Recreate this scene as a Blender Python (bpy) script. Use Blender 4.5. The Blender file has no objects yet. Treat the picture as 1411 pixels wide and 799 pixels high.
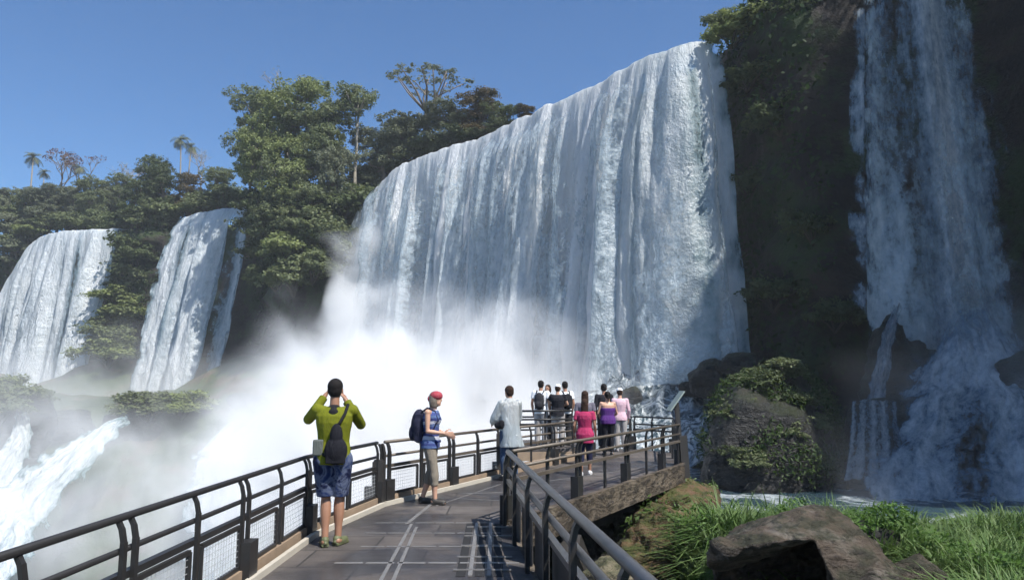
import bpy, bmesh, math, random
import numpy as np
from mathutils import Vector, Matrix, Quaternion
PI = math.pi
rad = math.radians
SC = bpy.context.scene
COL = SC.collection
# ---------------------------------------------------------------- camera
F, CX, CY = 1000.0, 705.5, 399.5
PITCH = math.atan(135.5 / F)
CH = 1.66
cam_d = bpy.data.cameras.new('camera')
cam_d.sensor_width = 36; cam_d.lens = 36 * F / 1411.0
cam_d.clip_start = 0.1; cam_d.clip_end = 3000
cam = bpy.data.objects.new('camera', cam_d); COL.objects.link(cam)
cam.location = (0, 0, CH); cam.rotation_euler = (PI / 2 + PITCH, 0, 0)
SC.camera = cam
# ---------------------------------------------------------------- light
SUN_EL, SUN_AZ = rad(55), math.atan2(-0.70, 0.714)     # direction the sun stands in, in plan
sun_vec = Vector((math.cos(SUN_AZ) * math.cos(SUN_EL), math.sin(SUN_AZ) * math.cos(SUN_EL), math.sin(SUN_EL)))
sl = bpy.data.lights.new('sun', 'SUN'); sl.energy = 4.6; sl.angle = rad(0.5); sl.color = (1, 0.96, 0.9)
sun = bpy.data.objects.new('sun', sl); COL.objects.link(sun)
sun.rotation_euler = sun_vec.to_track_quat('Z', 'Y').to_euler()
W = bpy.data.worlds.new('World'); SC.world = W; W.use_nodes = True
wn = W.node_tree.nodes; wl = W.node_tree.links
bg = wn['Background']; bg.inputs['Strength'].default_value = 0.092
sky = wn.new('ShaderNodeTexSky'); sky.sky_type = 'NISHITA'; sky.sun_disc = False
sky.sun_elevation = SUN_EL
sky.sun_rotation = math.atan2(sun_vec.x, sun_vec.y)
sky.air_density = 1.0; sky.dust_density = 1.8; sky.ozone_density = 6.0; sky.altitude = 200
tint = wn.new('ShaderNodeMix'); tint.data_type = 'RGBA'; tint.blend_type = 'MULTIPLY'; tint.inputs[0].default_value = 1.0
wl.new(sky.outputs[0], tint.inputs[6]); tint.inputs[7].default_value = (0.76, 0.96, 1.10, 1)      # deep blue of a clean sky
wl.new(tint.outputs[2], bg.inputs['Color'])
SC.view_settings.view_transform = 'Standard'; SC.view_settings.look = 'None'
SC.view_settings.exposure = 0.65; SC.view_settings.gamma = 1.0
SC.render.engine = 'CYCLES'
cy = SC.cycles
cy.max_bounces = 8; cy.diffuse_bounces = 3; cy.glossy_bounces = 2; cy.transmission_bounces = 2
cy.transparent_max_bounces = 24; cy.volume_bounces = 3
cy.use_adaptive_sampling = True; cy.adaptive_threshold = 0.03; cy.adaptive_min_samples = 16
cy.use_denoising = True; cy.denoiser = 'OPENIMAGEDENOISE'
cy.caustics_reflective = False; cy.caustics_refractive = False
cy.sample_clamp_indirect = 6
cy.volume_step_rate = 1.0; cy.volume_max_steps = 256

# ---------------------------------------------------------------- helpers
def P(px, py, D):
    "the point seen at pixel (px, py) of the photograph, D metres ahead"
    a = px - CX; b = CY - py
    Y = F * math.cos(PITCH) - b * math.sin(PITCH); Z = F * math.sin(PITCH) + b * math.cos(PITCH)
    return Vector((a * D / Y, D, CH + Z * D / Y))
def PZ(px, py, z):
    a = px - CX; b = CY - py
    Y = F * math.cos(PITCH) - b * math.sin(PITCH); Z = F * math.sin(PITCH) + b * math.cos(PITCH)
    D = (z - CH) * Y / Z
    return P(px, py, D)

def _hash(i, j, k, s):
    n = (i.astype(np.int64) * 374761393 + j.astype(np.int64) * 668265263 + k.astype(np.int64) * 2147483647 + s * 1274126177) & 0xffffffff
    n = ((n ^ (n >> 13)) * 1274126177) & 0xffffffff
    n = (n ^ (n >> 16)) & 0xffffffff
    n = (n * 2246822519) & 0xffffffff
    n = (n ^ (n >> 15)) & 0xffffff
    return n / float(0xffffff)
def vn(x, y, z=0.0, s=0):
    x, y, z = np.broadcast_arrays(np.asarray(x, float), np.asarray(y, float), np.asarray(z, float))
    i, j, k = np.floor(x), np.floor(y), np.floor(z)
    fx, fy, fz = x - i, y - j, z - k
    fx = fx * fx * (3 - 2 * fx); fy = fy * fy * (3 - 2 * fy); fz = fz * fz * (3 - 2 * fz)
    r = 0
    for a in (0, 1):
        for b in (0, 1):
            for c in (0, 1):
                w = (fx if a else 1 - fx) * (fy if b else 1 - fy) * (fz if c else 1 - fz)
                r = r + w * _hash(i + a, j + b, k + c, s)
    return r
def fbm(x, y, z=0.0, o=4, s=0, g=0.5):
    x = np.asarray(x, float); r = 0; a = 1.0; t = 0; f = 1.0
    for q in range(o):
        r = r + a * vn(x * f + q * 17.3, np.asarray(y) * f + q * 5.1, np.asarray(z) * f, s + q); t += a
        a *= g; f *= 2.03
    return r / t
def sst(a, b, x):
    t = np.clip((np.asarray(x, float) - a) / (b - a), 0, 1); return t * t * (3 - 2 * t)

def raw_mesh(name, V, loops, starts, totals, smooth=True):
    me = bpy.data.meshes.new(name)
    V = np.asarray(V, np.float32)
    me.vertices.add(len(V)); me.vertices.foreach_set('co', V.ravel())
    me.loops.add(len(loops)); me.loops.foreach_set('vertex_index', np.asarray(loops, np.int32))
    me.polygons.add(len(starts)); me.polygons.foreach_set('loop_start', np.asarray(starts, np.int32))
    me.polygons.foreach_set('loop_total', np.asarray(totals, np.int32))
    me.polygons.foreach_set('use_smooth', np.full(len(starts), smooth, bool))
    me.update(calc_edges=True); me.validate()
    return me
def quads_mesh(name, V, Q, smooth=True):
    Q = np.asarray(Q, np.int32); n = len(Q)
    return raw_mesh(name, V, Q.ravel(), np.arange(n) * 4, np.full(n, 4), smooth)
def grid_faces(nu, nv):
    a = (np.arange(nu - 1)[:, None] * nv + np.arange(nv - 1)[None, :]).ravel()
    return np.stack([a, a + nv, a + nv + 1, a + 1], 1)
def grid_mesh(name, V, uv=None, attrs=None, smooth=True):
    nu, nv = V.shape[:2]
    Q = grid_faces(nu, nv)
    me = quads_mesh(name, V.reshape(-1, 3), Q, smooth)
    if uv is not None:
        l = me.uv_layers.new(name='flow')
        l.data.foreach_set('uv', uv.reshape(-1, 2)[Q.ravel()].astype(np.float32).ravel())
    for k, a in (attrs or {}).items():
        at = me.attributes.new(k, 'FLOAT', 'POINT'); at.data.foreach_set('value', a.ravel().astype(np.float32))
    return me
def link(name, me, mat=None, parent=None, loc=None, rot=None):
    o = bpy.data.objects.new(name, me); COL.objects.link(o)
    if mat and me is not None:
        for m in (mat if isinstance(mat, (list, tuple)) else [mat]): me.materials.append(m)
    if parent: o.parent = parent
    if loc is not None: o.location = loc
    if rot is not None: o.rotation_euler = rot
    return o
def tag(o, label=None, cat=None, group=None, kind=None):
    if label: o['label'] = label
    if cat: o['category'] = cat
    if group: o['group'] = group
    if kind: o['kind'] = kind
    return o
def empty(name, loc=(0, 0, 0), rz=0):
    o = bpy.data.objects.new(name, None); COL.objects.link(o)
    o.location = loc; o.rotation_euler = (0, 0, rz); o.empty_display_size = 0.2
    return o
def copy_tree(o, parent=None):
    c = o.copy(); COL.objects.link(c); c.parent = parent
    for ch in list(o.children): copy_tree(ch, c)
    return c

class MB:
    "collects pieces of one mesh"
    def __init__(s): s.V = []; s.F = []; s.M = []; s.n = 0
    def add(s, V, F, m=0):
        for f in F: s.F.append([i + s.n for i in f]); s.M.append(m)
        s.V.extend([tuple(v) for v in V]); s.n += len(V)
    def box(s, c, d, R=None, m=0):
        c = Vector(c); x, y, z = d[0] / 2, d[1] / 2, d[2] / 2
        vs = [Vector(v) for v in ((-x,-y,-z),(x,-y,-z),(x,y,-z),(-x,y,-z),(-x,-y,z),(x,-y,z),(x,y,z),(-x,y,z))]
        if R is not None: vs = [R @ v for v in vs]
        s.add([v + c for v in vs], [(0,3,2,1),(4,5,6,7),(0,1,5,4),(1,2,6,5),(2,3,7,6),(3,0,4,7)], m)
    def beam(s, a, b, w, h, up=(0, 0, 1), m=0):
        a, b = Vector(a), Vector(b); t = (b - a).normalized(); u = Vector(up)
        sd = t.cross(u).normalized(); u = sd.cross(t).normalized()
        vs = [p + sd * x * w / 2 + u * y * h / 2 for p in (a, b) for x, y in ((-1,-1),(1,-1),(1,1),(-1,1))]
        s.add(vs, [(0,1,2,3),(7,6,5,4),(0,4,5,1),(1,5,6,2),(2,6,7,3),(3,7,4,0)], m)
    def tube(s, pts, r, n=8, cap=True, m=0):
        pts = [Vector(p) for p in pts]
        rs = list(r) if hasattr(r, '__len__') else [r] * len(pts)
        V = []; F = []; prev = None
        for i, p in enumerate(pts):
            t = (pts[min(i + 1, len(pts) - 1)] - pts[max(i - 1, 0)]).normalized()
            if prev is None:
                u = t.orthogonal().normalized()
            else:
                u = (prev - t * prev.dot(t)).normalized()
            prev = u; v = t.cross(u)
            for k in range(n):
                a = 2 * PI * k / n; V.append(p + (u * math.cos(a) + v * math.sin(a)) * rs[i])
        for i in range(len(pts) - 1):
            for k in range(n):
                F.append((i*n+k, i*n+(k+1)%n, (i+1)*n+(k+1)%n, (i+1)*n+k))
        if cap:
            F.append(tuple(range(n))[::-1]); F.append(tuple(range((len(pts)-1)*n, len(pts)*n)))
        s.add(V, F, m)
    def ell(s, c, r, R=None, nu=14, nv=10, m=0):
        c = Vector(c); V = []; F = []
        V.append(Vector((0, 0, -r[2])))
        for j in range(1, nv):
            ph = -PI / 2 + PI * j / nv
            for i in range(nu):
                a = 2 * PI * i / nu
                V.append(Vector((r[0]*math.cos(ph)*math.cos(a), r[1]*math.cos(ph)*math.sin(a), r[2]*math.sin(ph))))
        V.append(Vector((0, 0, r[2])))
        if R is not None: V = [R @ v for v in V]
        V = [v + c for v in V]
        for i in range(nu): F.append((0, 1+(i+1)%nu, 1+i))
        for j in range(nv-2):
            for i in range(nu):
                a = 1+j*nu; F.append((a+i, a+(i+1)%nu, a+nu+(i+1)%nu, a+nu+i))
        a = 1+(nv-2)*nu; T = len(V)-1
        for i in range(nu): F.append((a+i, a+(i+1)%nu, T))
        s.add(V, F, m)
    def mesh(s, name, smooth=False):
        me = bpy.data.meshes.new(name); me.from_pydata([tuple(v) for v in s.V], [], s.F)
        me.update()
        if smooth: me.polygons.foreach_set('use_smooth', np.full(len(me.polygons), True, bool))
        return me
    def build(s, name, mat, parent=None, smooth=False, **k):
        me = s.mesh(name, smooth); o = link(name, me, mat, parent, **k)
        if any(s.M): me.polygons.foreach_set('material_index', np.array(s.M, np.int32))
        return o

# ---------------------------------------------------------------- materials
class NT:
    def __init__(s, name):
        s.m = bpy.data.materials.new(name); s.m.use_nodes = True; s.t = s.m.node_tree
        s.t.nodes.clear(); s.out = s.n('ShaderNodeOutputMaterial')
    def n(s, typ, ins=None, **pr):
        nd = s.t.nodes.new(typ)
        for k, v in pr.items(): setattr(nd, k, v)
        for k, v in (ins or {}).items(): s.set(nd.inputs[k], v)
        return nd
    def set(s, sock, v):
        if isinstance(v, bpy.types.NodeSocket): s.t.links.new(v, sock)
        elif isinstance(v, bpy.types.Node): s.t.links.new(v.outputs[0], sock)
        else:
            if hasattr(sock.default_value, '__len__') and len(sock.default_value) == 4 and len(v) == 3: v = (*v, 1)
            sock.default_value = v
    def math(s, op, a, b=0.0, c=None, clamp=False):
        nd = s.n('ShaderNodeMath', {0: a, 1: b}, operation=op, use_clamp=clamp)
        if c is not None: s.set(nd.inputs[2], c)
        return nd.outputs[0]
    def noise(s, vec, scale, detail=4, rough=0.5, dist=0.0):
        return s.n('ShaderNodeTexNoise', {'Vector': vec, 'Scale': scale, 'Detail': detail, 'Roughness': rough, 'Distortion': dist}).outputs['Fac']
    def ramp(s, f, pts, interp='LINEAR'):
        nd = s.n('ShaderNodeValToRGB', {'Fac': f}); cr = nd.color_ramp; cr.interpolation = interp
        while len(cr.elements) < len(pts): cr.elements.new(0.5)
        for e, (p, c) in zip(cr.elements, pts):
            e.position = p; e.color = (c, c, c, 1) if not hasattr(c, '__len__') else (*c[:3], 1)
        return nd.outputs[0]
    def mix(s, f, a, b, blend='MIX'):
        nd = s.n('ShaderNodeMix', data_type='RGBA', blend_type=blend)
        s.set(nd.inputs[0], f); s.set(nd.inputs[6], a); s.set(nd.inputs[7], b); return nd.outputs[2]
    def mapping(s, vec, scale=(1, 1, 1), loc=(0, 0, 0), rot=(0, 0, 0)):
        return s.n('ShaderNodeMapping', {'Vector': vec, 'Scale': scale, 'Location': loc, 'Rotation': rot}).outputs[0]
    def pos(s): return s.n('ShaderNodeNewGeometry').outputs['Position']
    def objc(s): return s.n('ShaderNodeTexCoord').outputs['Object']
    def bump(s, h, strength=0.5, dist=0.1):
        return s.n('ShaderNodeBump', {'Height': h, 'Strength': strength, 'Distance': dist}).outputs[0]
    def bsdf(s, color, rough=0.7, normal=None, metal=0.0, spec=0.5):
        nd = s.n('ShaderNodeBsdfPrincipled', {'Base Color': color, 'Roughness': rough, 'Metallic': metal, 'Specular IOR Level': spec})
        if normal is not None: s.set(nd.inputs['Normal'], normal)
        return nd.outputs[0]
    def surf(s, sh): s.t.links.new(sh, s.out.inputs['Surface']); return s.m
MATS = {}
def plain(name, col, rough=0.6, metal=0.0, var=0.12, scale=6.0, bump=0.0, spec=0.5):
    if name in MATS: return MATS[name]
    t = NT(name); f = t.noise(t.objc(), scale, 4)
    c = t.mix(f, tuple(x * (1 - var) for x in col), tuple(min(1, x * (1 + var)) for x in col))
    nr = t.bump(f, bump, 0.01) if bump else None
    MATS[name] = t.surf(t.bsdf(c, rough, nr, metal, spec)); return MATS[name]
# ---------------------------------------------------------------- materials of the land
def m_cliff():
    t = NT('cliff_rock'); p = t.pos()
    strata = t.noise(t.mapping(p, (0.12, 0.12, 0.55)), 1.0, 6, 0.6, 0.4)
    fine = t.noise(p, 1.6, 8, 0.65)
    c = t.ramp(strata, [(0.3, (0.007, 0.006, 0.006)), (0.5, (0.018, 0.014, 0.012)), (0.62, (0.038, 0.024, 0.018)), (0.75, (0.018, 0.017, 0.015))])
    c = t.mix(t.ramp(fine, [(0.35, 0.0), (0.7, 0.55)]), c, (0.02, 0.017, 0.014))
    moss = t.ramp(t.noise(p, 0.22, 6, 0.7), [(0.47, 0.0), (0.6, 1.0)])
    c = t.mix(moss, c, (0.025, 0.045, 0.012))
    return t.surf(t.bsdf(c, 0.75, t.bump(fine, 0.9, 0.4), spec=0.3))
def m_ground():
    t = NT('ground_soil'); p = t.pos()
    a = t.noise(p, 0.25, 6, 0.6); b = t.noise(p, 3.0, 6, 0.6)
    c = t.ramp(a, [(0.35, (0.03, 0.05, 0.018)), (0.5, (0.045, 0.07, 0.02)), (0.62, (0.09, 0.06, 0.035)), (0.75, (0.05, 0.045, 0.03))])
    c = t.mix(t.ramp(b, [(0.4, 0.0), (0.7, 0.6)]), c, (0.025, 0.025, 0.015))
    return t.surf(t.bsdf(c, 0.85, t.bump(b, 0.8, 0.15), spec=0.2))
def m_fall(name, white=(0.86, 0.9, 0.92), thin=(0.30, 0.42, 0.50), lo=0.33, hi=0.55, su=0.9, sv=0.10, seed=0.0, bumpd=0.7, trans=0.42, bold=0.0):
    "falling water: clots of white foam on thinner glassy water, gaps where the rock shows"
    t = NT(name)
    uv = t.n('ShaderNodeUVMap', uv_map='flow').outputs[0]
    cov = t.n('ShaderNodeAttribute', attribute_name='cover').outputs['Fac']
    off = (seed, seed * 1.7, seed)
    warp = t.n('ShaderNodeTexNoise', {'Vector': t.mapping(uv, (0.5, 0.22, 1), off), 'Scale': 1.0, 'Detail': 3})
    wv = t.n('ShaderNodeVectorMath', {0: warp.outputs['Color'], 1: (0.5, 0.5, 0.5)}, operation='SUBTRACT')
    wv = t.n('ShaderNodeVectorMath', {0: wv, 'Scale': 0.4}, operation='SCALE')
    uvw = t.n('ShaderNodeVectorMath', {0: uv, 1: wv}, operation='ADD').outputs[0]
    broad = t.noise(t.mapping(uv, (0.36, 0.014, 1), off), 1.0, 3, 0.55)
    streak = t.noise(t.mapping(uvw, (su, sv, 1), off), 1.0, 5, 0.6)
    clot = t.noise(t.mapping(uvw, (1.9, 0.55, 1), off), 1.0, 6, 0.72)
    fine = t.noise(t.mapping(uv, (3.6, 1.2, 1), off), 1.0, 4, 0.72)
    d = t.math('ADD', t.math('MULTIPLY', broad, 0.42 + bold), t.math('MULTIPLY', streak, 0.24))
    d = t.math('ADD', d, t.math('MULTIPLY', clot, 0.26))
    d = t.math('ADD', d, t.math('MULTIPLY', fine, 0.26 - bold))      # about 0.54 on average
    dens = t.math('ADD', d, t.math('MULTIPLY', t.math('SUBTRACT', cov, 1.0), 0.5))
    alpha = t.ramp(dens, [(lo, 0.0), (lo + 0.09, 0.8), (hi, 1.0)])
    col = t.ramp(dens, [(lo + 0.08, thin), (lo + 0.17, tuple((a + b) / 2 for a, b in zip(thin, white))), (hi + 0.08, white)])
    nr = t.bump(t.math('ADD', t.math('MULTIPLY', clot, 0.6), t.math('ADD', streak, t.math('MULTIPLY', fine, 0.22))), 1.0, bumpd)
    df = t.n('ShaderNodeBsdfDiffuse', {'Color': col, 'Normal': nr})
    tr = t.n('ShaderNodeBsdfTranslucent', {'Color': col, 'Normal': nr})
    s1 = t.n('ShaderNodeMixShader', {0: trans, 1: df.outputs[0], 2: tr.outputs[0]})
    gl = t.n('ShaderNodeBsdfGlossy', {'Color': (1, 1, 1), 'Roughness': 0.35, 'Normal': nr})
    s2 = t.n('ShaderNodeMixShader', {0: 0.05, 1: s1.outputs[0], 2: gl.outputs[0]})
    tp = t.n('ShaderNodeBsdfTransparent')
    s3 = t.n('ShaderNodeMixShader', {0: alpha, 1: tp.outputs[0], 2: s2.outputs[0]})
    return t.surf(s3.outputs[0])
def m_foam(name, amount=0.5, scale=0.35, flow=False):
    t = NT(name); p = t.mapping(t.n('ShaderNodeUVMap', uv_map='flow').outputs[0], (3.0, 0.8, 1)) if flow else t.pos()
    w = t.noise(t.mapping(p, (1, 1.6, 1)), scale, 8, 0.62, 0.8)
    g2 = t.noise(t.mapping(p, (1, 1, 1), (9, 4, 2)), scale * 4.5, 6, 0.7)
    f = t.ramp(t.math('ADD', t.math('MULTIPLY', w, 0.72), t.math('MULTIPLY', g2, 0.28)), [(amount - 0.05, 0.0), (amount + 0.04, 0.55), (amount + 0.15, 1.0)])
    c = t.mix(f, (0.03, 0.055, 0.07), (0.58, 0.62, 0.64))
    r = t.ramp(f, [(0, 0.12), (1, 0.7)])
    fine = t.noise(p, 3.0, 6, 0.6)
    return t.surf(t.bsdf(c, r, t.bump(t.math('ADD', w, t.math('MULTIPLY', fine, 0.3)), 0.3 if flow else 0.8, 0.4)))
M_CLIFF, M_GROUND = m_cliff(), m_ground()

# ---------------------------------------------------------------- plan of the cliff
def resample(pts, step):
    "Catmull-Rom through the points, evenly spaced"
    pts = [np.array(p, float) for p in pts]
    Q = [2 * pts[0] - pts[1]] + pts + [2 * pts[-1] - pts[-2]]
    out = []
    for i in range(1, len(Q) - 2):
        for t in np.linspace(0, 1, 24, endpoint=False):
            a, b, c, d = Q[i - 1], Q[i], Q[i + 1], Q[i + 2]
            out.append(0.5 * ((2 * b) + (-a + c) * t + (2 * a - 5 * b + 4 * c - d) * t**2 + (-a + 3 * b - 3 * c + d) * t**3))
    out.append(Q[-2]); out = np.array(out)
    s = np.concatenate([[0], np.cumsum(np.linalg.norm(np.diff(out[:, :2], axis=0), axis=1))])
    n = max(2, int(s[-1] / step) + 1); q = np.linspace(0, s[-1], n)
    return q, np.stack([np.interp(q, s, out[:, k]) for k in range(out.shape[1])], 1)
# x, y, top height, outward lean of the foot
CP = [(-260,190,30,3), (-170,160,30,3), (-125,144,28,3), (-100,136,27,3), (-84,133,29,1), (-71,129.5,29,1), (-66,121,30,4), (-59,118,30,4),
      (-52,118,29,1), (-39,112,29,1), (-35,103,30,5), (-30,97,30,6), (-23,95,29,6), (-19.5,98,27,3), (-17.5,98,26.5,1.5), (-13.5,91.5,29.2,1), (-7,85,29.2,1),
      (0,77.5,29.3,1), (8,68,29.4,1), (14.5,60.5,29.9,1), (17.0,57.6,31,1), (17.7,54.5,33,2), (18.8,50.5,34.5,2.5), (21.0,47.5,35,1.5), (25,46.5,34,1),
      (29.3,45,37,1), (30.8,42.5,42,1), (31.2,38,45,1), (31.0,33,46,1.5), (31.2,26,46,2), (32.5,18,46,3), (37,10,46,3), (48,1,44,3), (66,-10,40,3), (95,-26,36,3), (140,-30,31,3), (220,-60,31,3)]  # out of view past the right fall, drawn in and raised to shade it
cs, cp = resample(CP, 0.7)
def normals(p):
    t = np.gradient(p[:, :2], axis=0); t /= np.linalg.norm(t, axis=1)[:, None]
    n = np.stack([t[:, 1], -t[:, 0]], 1)
    for _ in range(6): n[1:-1] = (n[:-2] + 2 * n[1:-1] + n[2:]) / 4
    return n / np.linalg.norm(n, axis=1)[:, None]
cn = normals(cp)
ZB = -10.0
def cliff_grid():
    nv = 70; nb = 26
    nu = len(cs); V = np.zeros((nu, nv + nb, 3))
    top = cp[:, 2] + (fbm(cs * 0.2, 0, 0, 4, 3) - 0.5) * 1.0
    for j in range(nv):
        h = j / (nv - 1.0)
        z = ZB + (top - ZB) * h
        S = cs * 0.11; 
        blk = (fbm(cp[:, 0] * 0.16, cp[:, 1] * 0.16, z * 0.13, 5, 11) - 0.5) * 5.0
        ledge = (np.abs(((z * 0.17 + fbm(cs * 0.05, 0, 0, 2, 5) * 1.5) % 1.0) - 0.5) - 0.25) * 2.0
        fn = (fbm(cs * 0.9, z * 0.8, 0, 4, 21) - 0.5) * 1.3
        w = np.clip(cp[:, 3] / 3.0, 0.3, 1.4)
        o = cp[:, 3] * (1 - h) ** 1.3 + (blk + ledge + fn) * w - 0.9 - 0.6 * w
        o = o - 1.2 * sst(0.93, 1.0, h)
        V[:, j, 0] = cp[:, 0] + cn[:, 0] * o; V[:, j, 1] = cp[:, 1] + cn[:, 1] * o; V[:, j, 2] = z
    for k in range(nb):
        o = -2.5 - (k + 1) ** 1.55 * 0.55
        x = cp[:, 0] + cn[:, 0] * o; y = cp[:, 1] + cn[:, 1] * o
        V[:, nv + k, 0] = x; V[:, nv + k, 1] = y
        V[:, nv + k, 2] = top + (fbm(x * 0.12, y * 0.12, 0, 4, 7) - 0.5) * 1.6 + k * 0.03
    return V
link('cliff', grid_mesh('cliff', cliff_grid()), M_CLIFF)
tag(bpy.data.objects['cliff'], 'dark basalt cliff curving round behind all the waterfalls', kind='structure')

def cliff_dist(x, y):
    pts = cp[::3, :2]
    d = np.full(x.shape, 1e9); 
    for q in pts: d = np.minimum(d, (x - q[0]) ** 2 + (y - q[1]) ** 2)
    return np.sqrt(d)
def gz(x, y, rough=True):
    "height of the ground"
    x = np.asarray(x, float); y = np.asarray(y, float)
    d = cliff_dist(x, y)
    wr = sst(-10, 6, x); a1 = 15 - 6 * wr
    shelf = -4.2 + (6.0 - 4.5 * sst(18, 24, x)) * (1 - sst(0.5, a1, d)) + 4.6 * sst(-18, -34, x) * sst(60, 76, y)
    can = sst(1, -7, x) * sst(84, 58, y) 
    z = shelf * (1 - can) + (-17.0) * can
    # near bank to the right of the walkway
    bank = sst(1.2, 2.6, x - 0.12 * (y - 8)) * sst(16.5, 12.8, y - 0.12 * (x - 4)) * sst(60, 25, x)
    zb = -0.85 - 0.06 * sst(4.8, 8, x) - 0.3 * sst(11.5, 15, y)
    z = z * (1 - bank) + zb * bank
    under = sst(-6.5, -3.0, x) * sst(1.5, 0.7, x - 0.5 * np.maximum(0, y - 9.6)) * sst(30, 20, y)
    z = z * (1 - under) + np.minimum(z, -2.6) * under
    if rough:
        am = 0.12 + 1.3 * sst(12, 40, np.hypot(x, y))
        z = z + (fbm(x * 0.25, y * 0.25, 0, 5, 31) - 0.5) * am * 2
    return z
def ground_sheet():
    def ax(lo, hi, c, n):  # spacing grows away from the walkway
        t = np.linspace(-1, 1, n); s = np.sign(t) * np.abs(t) ** 2.2
        return np.where(s < 0, c + s * (c - lo), c + s * (hi - c))
    xs = ax(-300, 260, 0, 420); ys = ax(-120, 300, 14, 420)
    ys = np.sort(np.concatenate([ys, np.linspace(45, 85, 70)])); xs = np.sort(np.concatenate([xs, np.linspace(-45, -5, 60)]))
    X, Y = np.meshgrid(xs, ys, indexing='ij')
    V = np.stack([X, Y, gz(X, Y)], 2)
    return V
tag(link('ground', grid_mesh('ground', ground_sheet()), M_GROUND), kind='structure')

# ---------------------------------------------------------------- waterfalls
def curtain(name, lip, zb, throw=3.0, mat=None, cover=None, step=0.16, nv=230, amp=0.8, seed=1, back=2.5, parent=None, fwd=0.0, basew=0.0, dirv=None):
    "a falling sheet hung from the lip points (x, y, z); uv in metres along and down"
    q, L = resample([tuple(p) for p in lip], step)
    n = normals(L)
    if dirv is not None:
        dv = np.array(dirv, float); dv /= np.linalg.norm(dv); n = n * 0.35 + dv * 0.65; n /= np.linalg.norm(n, axis=1)[:, None]
    nu = len(q); V = np.zeros((nu, nv, 3)); UV = np.zeros((nu, nv, 2)); C = np.ones((nu, nv))
    lipn = (fbm(q * 0.45, 0, 0, 3, seed) - 0.5) * 0.9
    zb_ = zb if hasattr(zb, '__len__') else np.full(nu, zb)
    if len(zb_) != nu: zb_ = np.interp(np.linspace(0, 1, nu), np.linspace(0, 1, len(zb_)), zb_)
    nb = 14
    for j in range(nv):
        if j < nb:
            a = 1 - j / nb; o = -back * a; z = L[:, 2] + lipn * 0.5 * (1 - a * .3) + 0.25 * a; tt = 0 * q; dd = -back * a + 0 * q
        else:
            h = ((j - nb) / (nv - 1 - nb)) ** 1.15
            z = L[:, 2] + lipn * 0.5 - (L[:, 2] - zb_) * h; tt = h; o = throw * np.sqrt(h) * (0.72 + 0.28 * h) ; dd = (L[:, 2] - z)
        coarse = (0.5 - np.abs(fbm(q * 0.36, dd * 0.012, 0, 2, seed + 5) - 0.5) * 4.0) * 2.3
        ridge = (fbm(q * 1.0, dd * 0.05 + (fbm(q * .3, dd * .12, 0, 2, seed + 40) - .5) * 0.8, 0, 4, seed + 9) - 0.5) * 2.0
        cl = (fbm(q * 1.7, dd * 0.30, 0, 3, seed + 13) - 0.5) * 0.7
        g = np.clip(np.asarray(tt) * 3.0 + 0.12, 0, 1)
        o = o + fwd * sst(0, 0.15, np.asarray(tt)) + amp * g * (coarse * 0.8 + ridge + cl * (0.3 + np.asarray(tt)))
        V[:, j, 0] = L[:, 0] + n[:, 0] * o; V[:, j, 1] = L[:, 1] + n[:, 1] * o
        V[:, j, 2] = z + (fbm(q * 1.6, dd * 0.4, 3, 3, seed + 2) - 0.5) * 0.25
        V[:, j, 0] += basew * tt * (np.linspace(-1, 1, nu))
        UV[:, j, 0] = q; UV[:, j, 1] = dd
        if cover is not None: C[:, j] = cover(q / q[-1], dd, np.asarray(tt) + 0 * q)
    # ragged outer edges
    e = np.minimum(q, q[-1] - q)[:, None] + (fbm(np.zeros((1, nv)), UV[:1, :, 1] * 0.5, 0, 4, seed + 77) - 0.5) * 3.4 + 0.3
    C = C - 0.55 * (1 - sst(0.0, 1.6, e))
    o = link(name, grid_mesh(name, V, UV, {'cover': C}), mat, parent)
    return o
def lp(*pts):   # lip points from pixels: (px, py, z) or (px, py, z, D)
    out = []
    for p in pts:
        v = PZ(p[0], p[1], p[2]) if len(p) == 3 else P(p[0], p[1], p[3])
        out.append((v.x, v.y, v.z))
    return out
mf_main = m_fall('falling_water', white=(0.92, 0.94, 0.95), thin=(0.32, 0.46, 0.51), lo=0.27, hi=0.52, seed=2.0, bumpd=0.5, trans=0.5, bold=0.12)
mf_left = m_fall('falling_water_far', lo=0.35, hi=0.58, su=0.7, sv=0.07, seed=7.0)
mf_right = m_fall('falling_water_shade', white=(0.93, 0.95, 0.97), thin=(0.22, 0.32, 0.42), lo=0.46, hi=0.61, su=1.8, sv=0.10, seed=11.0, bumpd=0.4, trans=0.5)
mf_veil = m_fall('water_veil', white=(0.93, 0.95, 0.96), thin=(0.5, 0.6, 0.66), lo=0.46, hi=0.72, su=1.4, sv=0.12, seed=21.0)
FALLS = []
def slit(q, c, w): return np.exp(-((q - c) / w) ** 2)
main_lip = lp((494,345,24,101), (503,305,25.5,100.0), (515,270,27,98), (532,245,28.2), (560,224,28.8), (600,208,29), (650,194,29), (700,172,29), (740,152,29), (800,126,29), (840,106,29), (880,86,29), (915,70,29), (940,62,29), (965,60,29.2), (990,55,29.6))
main_lip = [(p[0], p[1], min(p[2], 30)) for p in main_lip]
def cov_main(q, d, t):
    # slits close to the right-hand end, thinner lower right
    k = sst(0.0, 0.14, t)
    c = 1.05 + 0.12 * t - 0.30 * slit(q, 0.905, 0.005) * (1 - 0.5*t) * k - 0.42 * slit(q, 0.958, 0.006) * (1 - .4 * t) * k - 0.12 * slit(q, 0.62, .01) - .1 * slit(q, .52, .012)
    return c - 0.16 * sst(0.6, 1.0, q) - 0.10 * slit(q, 0.80, 0.006) * k - 0.12 * slit(q, 0.70, 0.006) * k - .1 * slit(q, .855, .005) * k
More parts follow.
